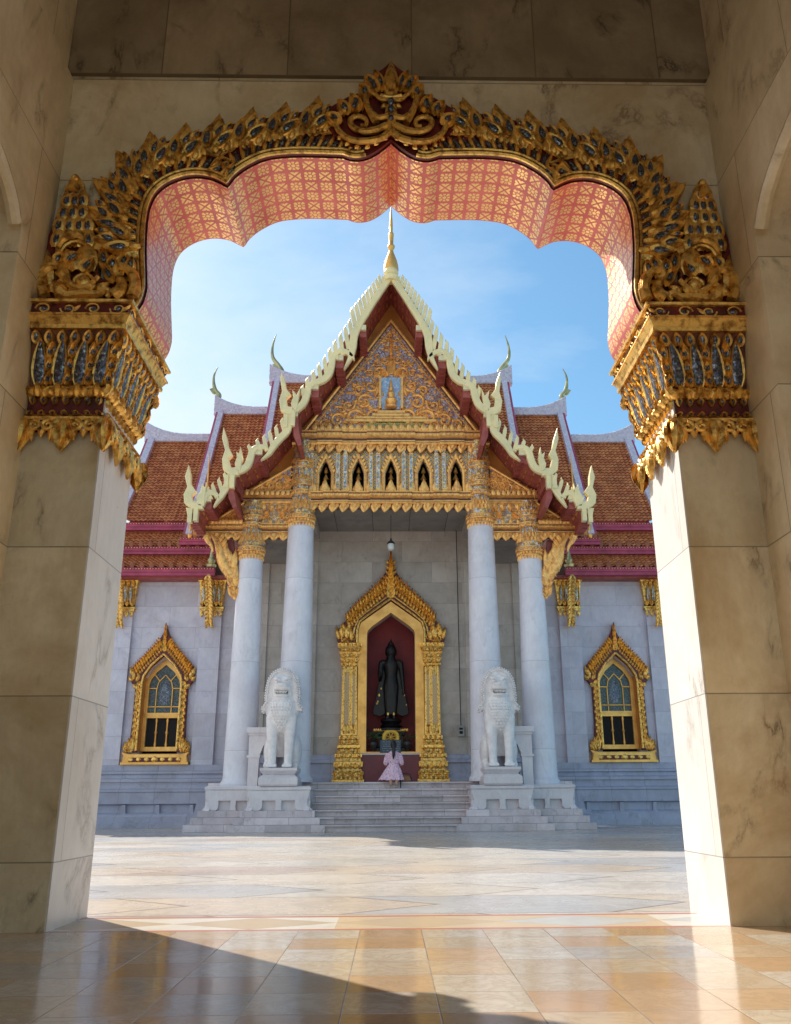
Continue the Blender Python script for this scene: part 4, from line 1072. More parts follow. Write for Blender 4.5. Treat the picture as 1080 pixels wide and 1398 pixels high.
# ---- roof slabs of the gable, bargeboards, fins, naga heads
YB = 22.9
def P(px, py, s, Y=YB): x, z = at(px, py, Y); return (x * (1 if s < 0 else -1), z)
tiers = [([(532, 380), (512, 409), (494, 438), (478, 463), (462, 486), (440, 514), (418, 542), (398, 564)], 1),
         ([(402, 566), (388, 586), (370, 608), (348, 632), (318, 650), (308, 655)], 2),
         ([(316, 654), (300, 672), (282, 690), (262, 706)], 3)]
for s in (-1, 1):
    for line, k in tiers:
        pts = [P(a, b, s) for a, b in line]
        # lift slightly so that the soffit hides behind the board
        up = [(x, z + .02) for x, z in pts]; top = [(x + (.06 if s > 0 else -.06), z + .20) for x, z in up]
        if k == 1: top[0] = (0, up[0][1] + .25); up[0] = (0, up[0][1])
        mb = MB(); mb.prism(up + top[::-1], YB + .06, 31.2 if k == 1 else 29.0); rf = mb.build('gable_roof', 'soffit_red', T, 30)
        # gilt bats on the planks of the soffit
        g_ = MB()
        pl = resample(up, .24)
        for i in range(1, len(pl)):
            a, b = Vector(pl[i - 1]), Vector(pl[i]); d = (b - a).normalized(); q = Vector((-d.y, d.x)); q = q if q.y < 0 else -q
            for j in range(3):
                y = YB + .22 + .42 * j + (.2 if i % 2 else 0); c = a + q * .012
                if y > 24.1: continue
                g_.add([(c.x, y, c.y), (c.x + d.x * .05, y - .0, c.y + d.y * .05), (c.x + d.x * .05, y + .26, c.y + d.y * .05), (c.x, y + .26, c.y)], [(0, 1, 2, 3), (3, 2, 1, 0)])
                g_.v[-4:] = [tuple(Vector(v) + Vector((q.x, 0, q.y)) * (.0)) for v in g_.v[-4:]]
        g_.build('gilt_bats', 'gold_pale', rf, 0)
    # bargeboard bodies
    W = .17
    def band(name, pts, widths, par, y0=YB - .07, y1=YB + .07, sub=5):
        mb = MB(); mb.prism(ribbon(catmull([P(a, b, s) for a, b in pts], sub), widths), y0, y1, .02); return mb
    bb = MB()
    for pts, wd in (([(531.5, 377), (524, 388), (512, 406), (500, 425), (489, 443), (482, 458), (480, 474), (477, 488), (468, 505)], [.20, .19, .19, .19, .20, .23, .22, .15, .02]),
                    ([(482, 492), (478, 486), (470, 481), (460, 481), (453, 489), (451, 500), (447, 512), (438, 520), (427, 524), (420, 530), (417, 541), (412, 552), (402, 560), (390, 561)], [.03, .12, .16, .17, .18, .2, .2, .2, .18, .18, .2, .2, .2, .2]),
                    ([(397, 560), (394, 572), (391, 588), (380, 600), (372, 610), (366, 620), (355, 629)], [.14, .18, .2, .2, .18, .12, .02]),
                    ([(366, 616), (361, 612), (352, 611), (344, 616), (341, 626), (336, 637), (326, 643), (314, 644)], [.03, .12, .16, .18, .2, .2, .2, .2]),
                    ([(320, 642), (314, 652), (308, 666), (300, 680), (291, 693)], [.14, .18, .2, .14, .02]),
                    ([(300, 682), (295, 676), (288, 673), (281, 677), (276, 686), (268, 690), (258, 686)], [.03, .12, .16, .16, .18, .18, .18])):
        p = [P(a, b, s) for a, b in pts]; bb.prism(ribbon(catmull(p, 5), wd), YB - .07, YB + .07, .022)
    for pts in ([(403, 566), (392, 568), (382, 562), (380, 548), (384, 536), (382, 520), (383.5, 509), (388, 520), (390, 533), (396, 540), (390, 545), (391, 556), (399, 558)],
                [(398, 562), (396, 552), (399, 544), (398, 534), (404, 541), (409, 531), (407, 546), (404, 562)],
                [(326, 650), (312, 650), (304, 642), (303, 628), (307, 616), (303, 600), (305, 585), (310, 600), (312, 612), (317, 622), (312, 628), (315, 640), (324, 642)],
                [(322, 644), (320, 634), (323, 626), (322, 618), (326, 621), (328, 611), (331, 626), (328, 644)],
                [(278, 696), (262, 696), (252, 688), (251, 676), (256, 666), (253, 652), (258, 636), (261, 650), (261, 662), (268, 672), (262, 678), (264, 686), (276, 690)],
                [(271, 692), (268, 680), (274, 672), (276, 662), (280, 667), (282, 660), (281, 674), (279, 692)]):
        p = [P(a, b, s) for a, b in pts]; bb.prism(p, YB - .09, YB + .09, .02)
    # board heads hanging below each naga
    for (a, b) in ((399, 568), (389, 570), (317, 652), (309, 652), (268, 696), (260, 698)): 
        x, z = P(a, b, s); bb.box(x - .06, x + .06, YB - .10, YB + .08, z - .34, z + .05)
    for (a0, b0, a1, b1) in ((256, 694, 259, 714),): bb.prism([P(a0 - 2, b0, s), P(a0 + 4, b0, s), P(a1 + 2, b1, s), P(a1 - 1, b1 + 2, s)], YB - .05, YB + .05, .01)
    bo = bb.build('bargeboard', 'barge', T, 35)
    # flame fins
    fb = MB()
    def fin(bx, by, tx, ty, w):
        a = Vector(P(bx, by, s)); t = Vector(P(tx, ty, s)); d = t - a; L = d.length; d.normalize(); q = Vector((d.y, -d.x)) * (1 if s < 0 else -1)   # toward the ridge
        def pt(u, v): return tuple(a + q * u * w + d * v * L)
        pol = [pt(-.42, -.12), pt(-.45, .25), pt(-.48, .55), pt(-.40, .8), pt(.25, 1.0), pt(.12, .84), pt(.30, .70), pt(.28, .5), pt(.34, .2), pt(.42, -.12)]
        fb.prism(pol, YB - .045, YB + .045, .012)
    up1 = [(519, 384), (515.3, 390.5), (511.3, 397), (507.2, 404), (503, 411), (498.6, 418), (494, 425.5), (489.2, 433.3), (484, 441.5)]
    for i, (a, b) in enumerate(up1): h = 8.5 + i * 1.7; fin(a - 1, b + 1, a - 3.5 - i * .3, b - h, .115 + .006 * i)
    low = [((480, 462), (475.5, 436)), ((474, 474), (469.5, 444)), ((466, 482), (463.5, 454)), ((457, 488), (456.5, 464)), ((451, 498), (449, 475)), ((445, 514), (441.5, 486)), ((437, 521), (434, 496)), ((428, 526), (426.5, 506)), ((420, 536), (418.5, 516)), ((415, 546), (411.5, 527))]
    for (a, b), (c, d) in low: fin(a, b, c - .3, d - 1, .165)
    for (a, b), (c, d) in (((388, 592), (383, 572)), ((379, 602), (375.5, 581)), ((371, 609), (367, 588)), ((363, 614), (359, 594)), ((354, 614), (349.5, 600)), ((345, 620), (337.5, 608))): fin(a, b, c, d - 1, .15)
    for (a, b), (c, d) in (((311, 662), (305.5, 645)), ((303, 672), (297.5, 653)), ((295, 678), (289, 660)), ((287, 680), (283, 666))): fin(a, b, c, d - 1, .14)
    fb.build('flame_fins', 'barge', bo, 35)
    # purlins with cream caps
    for (a, b, w, h) in ((493.5, 450, .15, .26), (462, 491, .17, .30), (428, 531, .17, .30), (400, 568, .17, .34), (352, 620, .16, .28), (316, 651, .17, .34), (283, 684, .15, .26), (262, 700, .16, .30)):
        x, z = P(a, b, s); w *= .68; h *= .78; pb = MB(); cp = MB()
        pb.box(x - w, x + w, YB + .08, 24.3, z - h, z + .12); cp.box(x - w * .95, x + w * .95, YB - .03, YB + .078, z - .02, z + .14)
        for q in range(5): pb.box(x - w - .012, x + w + .012, YB + .2 + q * .24, YB + .30 + q * .24, z - h - .016, z + .1)
        po = pb.build('purlin', 'soffit_red', T, 0); cp.build('purlin_cap', 'barge_cap', po, 0)
    for (a, b) in ((400, 575), (312, 658)):     # tilted strut boards at the ends of the tiers
        x, z = P(a, b, s); e = 1 if s < 0 else -1; pb = MB()
        pb.prism([(x - .03 * e, z), (x + .09 * e, z), (x + .24 * e, z - .72), (x + .14 * e, z - .76), (x - .0 * e, z - .45)], YB + .02, 24.2)
        pb.build('strut_board', 'soffit_red', T, 0)
    # inner border plank, lighter orange with gilt line, between soffit and relief
# ridge crest and spire
mb = MB(); ap = at(532, 377, YB)
mb.lathe([(.20, ap[1] - .18), (.24, ap[1] - .05), (.17, ap[1] + .02), (.23, ap[1] + .10), (.19, ap[1] + .2)], 0, YB, 16)
for s in (-1, 1):
    for k in range(3): mb.prism([(s * (.05 + .1 * k), ap[1] - .1 - .1 * k), (s * (.17 + .1 * k), ap[1] - .15 - .12 * k), (s * (.18 + .1 * k), ap[1] + .14 - .12 * k)], YB - .05, YB + .05)
mb.build('apex_knop', 'barge', T, 35)
mb = MB(); sp = []
for py, r in ((379, 6), (375, 9), (371, 10), (367, 10.2), (362, 9.6), (356, 8), (350, 5.6), (345, 3.6), (341, 3), (338, 5), (336, 5), (334, 3), (328, 3.2), (322, 3.6), (319, 3.6), (317, 2.2), (308, 2.4), (298, 1.8), (288, 1.0), (283, .4)):
    z = zz(py, 23.2); D = 23.2 * cos(TH) + (z - H0) * sin(TH); sp.append((r * D / F, z))
mb.lathe(sp, 0, 23.2, 20); mb.build('gold_spire', 'gold_smooth', T, 50)

# ---- transept roofs
def roof_sheet(name, x0, x1, prof, par=T, per=.158, rowh=.175):
    """corrugated tile sheet: prof = (y,z) ridge to eave"""
    mb = MB(); mb.uv = []
    pts = catmull([(p[0], p[1]) for p in prof], 6); 
    L = sum((Vector(b) - Vector(a)).length for a, b in zip(pts, pts[1:])); nr = max(1, round(L / rowh)); rp = resample(pts, L / nr)
    while len(rp) < nr + 1: rp.append(pts[-1])
    rp = rp[:nr + 1]
    nc = max(1, round(abs(x1 - x0) / per)); S = 6; nx = nc * S
    V = []
    for r in range(nr):
        a, b = Vector(rp[r]), Vector(rp[r + 1]); d = (b - a).normalized(); q = Vector((-d.y, d.x)); q = q if q.y > 0 else -q
        for (p, lift, v) in ((a, .0, r + .001), (b, .03, r + .999)):
            for i in range(nx + 1):
                t = i / S; ph = t - math.floor(t); hgt = .045 * abs(cos(pi * ph)) ** 1.5
                x = x0 + (x1 - x0) * i / nx; c = p + q * (hgt + lift); mb.v.append((x, c.x, c.y)); mb.uv.append((i / S * .9999, v))
    w_ = nx + 1
    for r in range(nr):
        o = r * 2 * w_
        for i in range(nx): mb.f.append((o + i, o + i + 1, o + w_ + i + 1, o + w_ + i))
        if r < nr - 1:
            for i in range(nx): mb.f.append((o + w_ + i, o + w_ + i + 1, o + 2 * w_ + i + 1, o + 2 * w_ + i))
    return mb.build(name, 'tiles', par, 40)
def eave(x0, x1, y, z, h=.22, teeth=True, par=T, zlow=None):
    """magenta fascia with beads, tile-end teeth above"""
    lo, hi = min(x0, x1), max(x0, x1)
    mb = MB(); mb.profile_x([(y + .16, z - h), (y, z - h), (y - .0, z - h * .62), (y - .03, z - h * .55), (y - .03, z - h * .12), (y - .06, z - h * .08), (y - .06, z), (y + .16, z)], lo, hi)
    fa = mb.build('eave_fascia', 'pink', par, 0)
    mb = MB(); n = int((hi - lo) / .09)
    for k in range(n): mb.ball((lo + (k + .5) * (hi - lo) / n, y - .05, z - .035), .02, 5, 4)
    mb.build('bead_row', 'gold_pale', fa, 40)
    if teeth:
        mb = MB(); n = round((hi - lo) / .316)
        for k in range(n): mb.leaf(lambda a, b, c: (a, y - .03 - c, b), lo + (k + .5) * (hi - lo) / n, z, .22, .17, 0, .03, n=4)
        mb.build('tile_end_row', simple_teeth, fa, 40)
simple_teeth = simple('tile_end_glaze', (.34, .11, .035), (.24, .07, .03), .4, 0, 3)
def verge(x, prof, s, w=.36, par=T, name='verge'):
    """white mosaic verge band with a magenta edge, following the slope at the end of a tier"""
    pts = catmull(prof, 5); mb = MB(); pk = MB()
    inner = x; n = len(pts)
    for i in range(n - 1):
        a, b = Vector(pts[i]), Vector(pts[i + 1]); d = (b - a).normalized(); q = Vector((-d.y, d.x)); q = q if q.y > 0 else -q
        A0, A1 = a + q * .02, b + q * .02; B0, B1 = a + q * .20, b + q * .20
        xa, xb = x, x + s * w
        mb.add([(xa, A0.x, A0.y), (xb, A0.x, A0.y), (xb, A1.x, A1.y), (xa, A1.x, A1.y), (xa, B0.x, B0.y), (xb, B0.x, B0.y), (xb, B1.x, B1.y), (xa, B1.x, B1.y)], [(0, 1, 2, 3), (7, 6, 5, 4), (0, 4, 5, 1), (2, 6, 7, 3), (0, 3, 7, 4), (1, 5, 6, 2)])
        C0, C1 = a - q * .18, b - q * .18; xc, xd = x + s * w, x + s * (w + .09)
        G0, G1 = a + q * .16, b + q * .16
        pk.add([(xc, C0.x, C0.y), (xd, C0.x, C0.y), (xd, C1.x, C1.y), (xc, C1.x, C1.y), (xc, G0.x, G0.y), (xd, G0.x, G0.y), (xd, G1.x, G1.y), (xc, G1.x, G1.y)], [(0, 1, 2, 3), (7, 6, 5, 4), (0, 4, 5, 1), (2, 6, 7, 3), (0, 3, 7, 4), (1, 5, 6, 2)])
    v = mb.build(name, 'verge', par, 30); pk.build('verge_edge', 'pink', v, 30)
def ridge_cap(x_in, x_out, z, y, s, curl=.5, h=.34, par=T):
    """white mosaic ridge that sweeps up to the finial"""
    L = abs(x_out - x_in); pts = []
    n = 16
    top = []; bot = []
    for i in range(n + 1):
        t = i / n; x = x_in + (x_out - x_in) * t; rise = curl * max(0, (t * L - (L - 1.7)) / 1.7) ** 2.3
        top.append((x, z + h * .5 + rise)); bot.append((x, z - h * .5))
    mb = MB(); mb.prism(top + bot[::-1], y - .16, y + .16, .03); return mb.build('ridge_cap', 'verge', par, 30)
def chofa(pts, wd, y, par=T):
    mb = MB(); c = catmull(pts, 5); n = len(c); rad = []
    for i in range(n):
        t = i / (n - 1) * (len(wd) - 1); j = min(int(t), len(wd) - 2); rad.append(wd[j] + (wd[j + 1] - wd[j]) * (t - j))
    mb.tube([(a, y, b) for a, b in c], rad, 8, flat=.7); return mb
YR = 31.5
profA = [(31.5, 14.0), (30.0, 11.75), (28.5, 9.78)]
profB = [(31.5, 15.15), (29.9, 12.5), (28.6, 10.45), (27.75, 9.0)]
profC = [(31.5, 16.5), (29.9, 13.7), (28.3, 11.2)]
for s in (-1, 1):
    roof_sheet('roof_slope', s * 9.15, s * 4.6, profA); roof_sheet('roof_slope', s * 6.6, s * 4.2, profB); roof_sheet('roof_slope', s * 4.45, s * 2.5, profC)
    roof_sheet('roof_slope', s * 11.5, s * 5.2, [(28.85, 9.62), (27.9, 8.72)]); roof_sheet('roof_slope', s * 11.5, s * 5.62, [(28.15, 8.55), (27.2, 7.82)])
    eave(s * 9.6, s * 5.2, 28.45, 9.72, .24, False); eave(s * 11.5, s * 5.3, 27.85, 8.70, .24); eave(s * 11.5, s * 5.62, 27.12, 7.80, .24); eave(s * 6.95, s * 4.6, 27.68, 8.96, .22, True)
    verge(s * 9.14, profA, s, .24); verge(s * 6.56, profB, s, .20); verge(s * 4.42, profC, s, .20)
    ridge_cap(s * 4, s * 9.55, 14.12, YR, s); ridge_cap(s * 3.6, s * 6.95, 15.28, YR, s, .5); ridge_cap(s * 2, s * 4.85, 16.65, YR, s, .5)
    k_ = 1 if s < 0 else -1
    for path, wd in (([(298, 557), (297, 546), (298, 540), (293, 533), (291, 522), (292, 512), (297, 502)], [.08, .12, .10, .085, .055, .04, .012]),
                     ([(382, 530), (381, 518), (383, 508), (378, 499), (371, 488), (371, 473), (376, 457)], [.08, .14, .12, .10, .07, .045, .012]),
                     ([(196, 596), (195, 586), (196, 578), (192, 570), (190, 560), (191, 550), (196, 540)], [.10, .15, .13, .11, .07, .05, .015])):
        pts = [at(a, b, YR) for a, b in path]; pts = [(x * k_, z) for x, z in pts]
        mb = chofa(pts, wd, YR)
        j = pts[3]; e = -1 if s < 0 else 1
        mb.prism([(j[0] + e * .02, j[1] + .1), (j[0] + e * .22, j[1] + .02), (j[0] + e * .1, j[1] - .16), (j[0], j[1] - .2)], YR - .05, YR + .05, .01)
        mb.build('roof_finial', 'chofa', T, 50)
    # roof mass behind (gable ends of the transept)
    mb = MB()
    for (xx, z1) in ((9.1, 13.9), (6.5, 15.0), (4.4, 16.3)):
        mb.prism([(28.7, 9.3), (34.3, 9.3), (31.5, z1)], s * xx, s * (xx - .12), fn=lambda a, b, c: (b, a, c)) if s > 0 else mb.prism([(28.7, 9.3), (34.3, 9.3), (31.5, z1)], s * xx, s * (xx - .12), fn=lambda a, b, c: (b, a, c))
    mb.build('gable_end', 'soffit_red', T, 0)
    mb = MB(); mb.add([(s * 9.2, 31.5, 14), (s * 3, 31.5, 14), (s * 3, 34.6, 9.6), (s * 9.2, 34.6, 9.6)], [(0, 1, 2, 3)]); mb.add([(s * 6.6, 31.5, 15.1), (s * 3, 31.5, 15.1), (s * 3, 35, 10), (s * 6.6, 35, 10)], [(0, 1, 2, 3)]); mb.add([(s * 4.5, 31.5, 16.5), (0, 31.5, 16.5), (0, 35, 11), (s * 4.5, 35, 11)], [(0, 1, 2, 3)]); mb.build('rear_slope', 'soffit_red', T, 0)
    # little gilt spike standing on the eave
    mb = MB(); z0 = 8.95; mb.lathe([(.07, z0), (.09, z0 + .1), (.05, z0 + .2), (.055, z0 + .5), (.03, z0 + 1.0), (.005, z0 + 1.35)], s * 6.62, 27.66, 8); mb.lathe([(.04, 10.9), (.06, 11.0), (.035, 11.2), (.025, 11.9), (.003, 12.4)], s * 6.35, 28.5, 8); mb.build('eave_spike', 'gold_smooth', T, 40)
    mb = MB(); x_ = s * 5.75; mb.lathe([(.16, 7.82), (.18, 7.9), (.10, 7.95), (.14, 8.05), (.08, 8.15), (.06, 8.3), (.01, 8.5)], x_, 27.15, 10); mb.build('eave_knop', 'chofa', T, 40)
    # under-eave soffits
    mb = MB(); mb.box(s * 5.2, s * 11.5, 27.28, 28.3, 7.50, 7.60); mb.box(s * 5.2, s * 11.5, 27.95, 28.9, 8.36, 8.46); mb.box(s * 5.2, s * 9.4, 28.6, 29.2, 9.4, 9.5); mb.build('eave_soffit', 'soffit_red', T, 0)
    mb = MB(); mb.box(s * 4.6, s * 11.5, 28.25, 28.4, 7.5, 8.4); mb.box(s * 4.6, s * 9.6, 28.9, 29.05, 8.3, 9.5); mb.build('roof_wall', 't_porch', T, 0)

# ---- wing walls
YW = 27.8
for s in (-1, 1):
    wx = 7.15; hw = .60
    o_ = [(hw, 2.2), (hw, 4.25), (hw * .93, 4.42), (.36, 4.72), (0, 5.04)]
    o_ = [(s * wx + p[0], p[1]) for p in o_] + [(s * wx - p[0], p[1]) for p in o_[:-1][::-1]]
    lo, hi = (4.6, 11.8) if s > 0 else (-11.8, -4.6)
    # П-shaped wall cut for the window: two halves keep the outline simple
    mb = MB(); mb.prism([(lo, 1.75), (lo, 7.6), (hi, 7.6), (hi, 1.75), (s * wx + hw, 1.75)] + o_ + [(s * wx - hw, 1.75)], YW, YW + .5); mb.build('wing_wall', 't_wall', T, 0)
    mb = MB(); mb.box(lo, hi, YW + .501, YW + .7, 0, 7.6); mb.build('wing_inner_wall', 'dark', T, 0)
    mb = MB(); a, b = (4.5, 12.5) if s > 0 else (-12.5, -4.5)
    mb.profile_x([(YW + .3, 0), (27.0, 0), (27.0, .15), (27.12, .151), (27.12, .30), (27.24, .301), (27.30, .36), (27.44, .42), (27.46, .62), (27.40, .64), (27.34, .66), (27.34, .98), (27.30, 1.0), (27.30, 1.05), (27.42, 1.10), (27.46, 1.2), (27.46, 1.27), (27.40, 1.28), (27.40, 1.36), (27.52, 1.40), (27.56, 1.50), (27.50, 1.52), (27.50, 1.58), (27.62, 1.60), (27.62, 1.78), (YW + .3, 1.78)], a, b)
    for x in (4.9, 5.9, 6.9, 7.9, 8.9, 9.9):
        mb.prism([(s * x - .05, .63), (s * x + .05, .63), (s * x + .07, .40), (s * x + .10, .34), (s * x - .10, .34), (s * x - .07, .40)], 27.34, 27.5)
    mb.prism([(s * 5.55 - .2, .66), (s * 5.55 + .2, .66), (s * 5.55 + .26, .42), (s * 5.55 + .42, .32), (s * 5.55 - .42, .32), (s * 5.55 - .26, .42)], 27.30, 27.5)
    mb.build('wing_plinth', 't_base', T, 0)
    for x in (5.75, 8.58):
        mb = MB(); mb.box(s * (x - .33), s * (x + .33), YW - .16, YW - .001, 1.78, 6.72); pl = mb.build('wing_pilaster', 't_wall', T, 0)
        g_ = MB(); gm = MB(); fz = lambda a, b, h: (a, YW - .2 - .12 * max(0, b - 6.5) - h, b)
        def cb(z0, z1, d0, d1):
            v = []
            for z, d in ((z0, d0), (z1, d1)): v += [(s * x - .33 - d, YW - .16 - d, z), (s * x + .33 + d, YW - .16 - d, z), (s * x + .33 + d, YW, z), (s * x - .33 - d, YW, z)]
            g_.add(v, [(0, 1, 5, 4), (1, 2, 6, 5), (3, 0, 4, 7), (4, 5, 6, 7), (3, 2, 1, 0)])
        cb(6.50, 6.58, .03, .03); cb(6.58, 6.64, .06, .06); cb(6.64, 6.72, .0, .0); cb(6.72, 7.45, .01, .09); cb(7.45, 7.54, .12, .14)
        for k in range(5):
            xx = s * x - .30 + .15 * k
            g_.leaf(fz, xx, 6.5, .2, .13, pi, .04, n=4); g_.leaf(fz, xx, 6.66, .16, .12, 0, .05, n=4, cup=True); g_.leaf(fz, xx, 7.30, .2, .13, 0, .06, n=4, cup=True)
        for k in range(4):
            xx = s * x - .25 + .165 * k; gm.leaf(fz, xx, 6.80, .55, .10, 0, .04, n=5, base=.04)
            g_.leaf(fz, xx + .08, 6.80, .55, .05, 0, .05, n=5, base=.02)
        # naga bracket
        pth = catmull([(YW - .95, 7.50), (YW - .80, 7.30), (YW - .62, 7.02), (YW - .50, 6.75), (YW - .42, 6.45), (YW - .36, 6.15), (YW - .22, 6.02)], 5)
        n = len(pth); g_.tube([(s * x, a, b) for a, b in pth], [.04 + .05 * sin(pi * min(1, i / (n - 1) + .12)) for i in range(n)], 7)
        for i in range(2, n - 2, 2):
            a, b = pth[i]
            for e in (-1, 1): g_.leaf(lambda p, q, h: (s * x + p, a - .06 - h, q), e * .03, b + .03, .20, .10, pi - e * .5, .04, n=4)
        c_ = g_.build('capital_bracket', 'gold', pl, 45); gm.build('mirror_inlay', 'mosaic_white', pl, 45)
    # ---- window
    wo = MB(); X = s * wx
    def loc(pts): return [(X + p[0], p[1]) for p in pts]
    YG = YW + .30
    glass = MB(); glass.prism([(X + p[0], p[1]) for p in [(-.5, 2.3), (-.5, 4.3), (-.32, 4.62), (0, 4.92), (.32, 4.62), (.5, 4.3), (.5, 2.3)]], YG + .02, YG + .05)
    wn = glass.build('window', 'winglass', T, 0)
    fr_ = MB()
    # smooth gold frame
    ou = [(-.60, 2.2), (-.60, 4.25), (-.56, 4.42), (-.36, 4.72), (0, 5.04), (.36, 4.72), (.56, 4.42), (.60, 4.25), (.60, 2.2)]
    inn = [(-.48, 2.32), (-.48, 4.24), (-.44, 4.38), (-.28, 4.62), (0, 4.86), (.28, 4.62), (.44, 4.38), (.48, 4.24), (.48, 2.32)]
    for i in range(8):
        fr_.prism(loc([ou[i], ou[i + 1], inn[i + 1], inn[i]]), YG - .06, YG + .06)
    fr_.box(X - .599, X + .599, YG - .07, YG + .05, 2.2, 2.33)
    fr_.box(X - .5, X + .5, YG - .08, YG + .05, 3.20, 3.36)
    # upper tracery
    t_ = .022
    for a, b in (((-.48, 3.55), (.48, 3.55)), ((-.25, 3.36), (-.25, 4.10)), ((.25, 3.36), (.25, 4.10)), ((-.48, 4.12), (-.25, 4.12)), ((.48, 4.12), (.25, 4.12)), ((-.25, 4.10), (-.20, 4.32)), ((.25, 4.10), (.20, 4.32)), ((-.20, 4.32), (0, 4.54)), ((.20, 4.32), (0, 4.54)), ((-.18, 4.36), (-.33, 4.54)), ((.18, 4.36), (.33, 4.54))):
        fr_.tube([(X + a[0], YG - .01, a[1]), (X + b[0], YG - .01, b[1])], t_, 5)
    fr_.build('window_frame', 'gold_smooth', wn, 0)
    mb = MB()
    mb.leaf(lambda a, b, h: (a, YG + .015 - h, b), X, 3.62, .75, .34, 0, .01, n=7); mb.build('glass_motif', 'inlay', wn, 40)
    mb = MB(); mb.box(X - .47, X + .47, YG + .005, YG + .018, 2.33, 3.2); mb.build('dark_bay_sheet', 'dark', wn, 0)  # black sheet stands in for the shade inside the open lower bay
    for e in (-.17, .17):
        mb = MB(); mb.lathe([(.035, 2.33), (.045, 2.4), (.03, 2.5), (.03, 2.7), (.055, 2.76), (.03, 2.82), (.03, 3.05), (.045, 3.12), (.035, 3.2)], X + e, YG - .02, 10); mb.build('mullion', 'gold_smooth', wn, 40)
    # red reveal
    rv = MB(); oo = [(-.63, 2.2), (-.63, 4.25), (-.585, 4.44), (-.38, 4.75), (0, 5.08), (.38, 4.75), (.585, 4.44), (.63, 4.25), (.63, 2.2)]
    rv.v = [(X + p[0] * .945, y, p[1] * .998) for p in oo for y in (YW - .12, YG + .05)]
    rv.f = [(2 * i, 2 * i + 1, 2 * i + 3, 2 * i + 2) for i in range(8)]; rv.build('window_reveal', 'orange', wn, 30)
    # carved surround
    su = MB()
    left_in = [(-.60, 2.15), (-.60, 4.25), (-.56, 4.44), (-.36, 4.76), (0, 5.10)]
    left_out = [(-.92, 2.15), (-.84, 2.6), (-.82, 3.0), (-.82, 4.1), (-.97, 4.28), (-.99, 4.6), (-.93, 4.78), (-.72, 5.0), (-.42, 5.32), (-.2, 5.58), (-.09, 5.80), (0, 6.08)]
    pol = left_in + [(-p[0], p[1]) for p in left_in[:-1][::-1]] + [(-p[0], p[1]) for p in left_out] + left_out[:-1][::-1]
    gr = MB(); gr.prism(loc(pol), YW - .14, YW - .001, .02); gr.build('surround_ground', 'lacquer', wn, 0)  # dark red ground puts crevice shade between the leaves into colour
    f = lambda a, b, h: (X + a, YW - .14 - h, b)
    for e in (-1, 1):
        inn_t = [(f(e * p[0], p[1], .02)) for p in [(-.62, 2.2), (-.62, 4.25), (-.58, 4.46), (-.37, 4.79), (0, 5.14)]]; su.tube(inn_t, .035, 6)
        for k in range(19): su.leaf(f, e * .72, 2.35 + .1 * k, .16, .15, e * (.25 if k % 2 else -.25), .05, n=4, cup=True)
        # pediment leaves
        line = resample([(-.80, 4.55), (-.62, 4.78), (-.38, 5.05), (-.18, 5.28), (-.06, 5.46)], .092)
        for k, (a, b) in enumerate(line):
            su.leaf(f, e * a, b, .30, .10, -e * .25, .06, n=5, cup=True, bend=-.2 * e); su.leaf(f, e * (a + .07), b - .1, .14, .08, -e * .5, .05, n=4)
        for (a, b, an, L) in ((-.88, 4.35, -.1, .34), (-.92, 4.30, -.7, .2), (-.80, 4.30, .5, .25), (-.92, 4.45, -.3, .32), (-.86, 4.2, 2.6, .2), (-.78, 4.2, 2.9, .2)): su.leaf(f, -e * -a if False else e * a, b, L, .13, -e * an * -1 if False else e * -an * -1, .07, n=5)
        for k in range(6): su.leaf(f, e * (.72 + .035 * k), 2.15 + (.0 if k % 2 else .05), .5 - .05 * k, .12, e * .12 * k, .07, n=5)
    for k in range(4): su.leaf(f, 0, 5.22 + .2 * k, .32, .2 - .04 * k, 0, .08, n=5, base=.01 * k, cup=True)
    so_ = su.build('carved_surround', 'gold', wn, 45)
    sl = MB(); sl.prism(loc([(-1.03, 2.16), (-.96, 2.04), (-.98, 1.92), (-1.0, 1.80), (1.0, 1.80), (.98, 1.92), (.96, 2.04), (1.03, 2.16), (.8, 2.10), (-.8, 2.10)]), YW - .26, YW - .001, .02)
    sl.box(X - 1.02, X + 1.02, YW - .30, YW - .001, 1.785, 1.85)
    sl.build('window_sill', 'gold_smooth', wn, 0)
    sl = MB(); sl.box(X - .78, X + .78, YW - .268, YW - .25, 1.86, 1.99); rs_ = sl.build('sill_panel', 'lacquer', wn, 0)
    sl = MB(); f3 = lambda a, b, h: (X + a, YW - .268 - h, b)
    for k in range(7): sl.leaf(f3, -.72 + .24 * k, 1.99, .13, .16, pi, .03, n=4)
    sl.leaf(f3, 0, 1.86, .17, .22, 0, .04, n=5); sl.build('sill_leaves', 'gold', wn, 45)

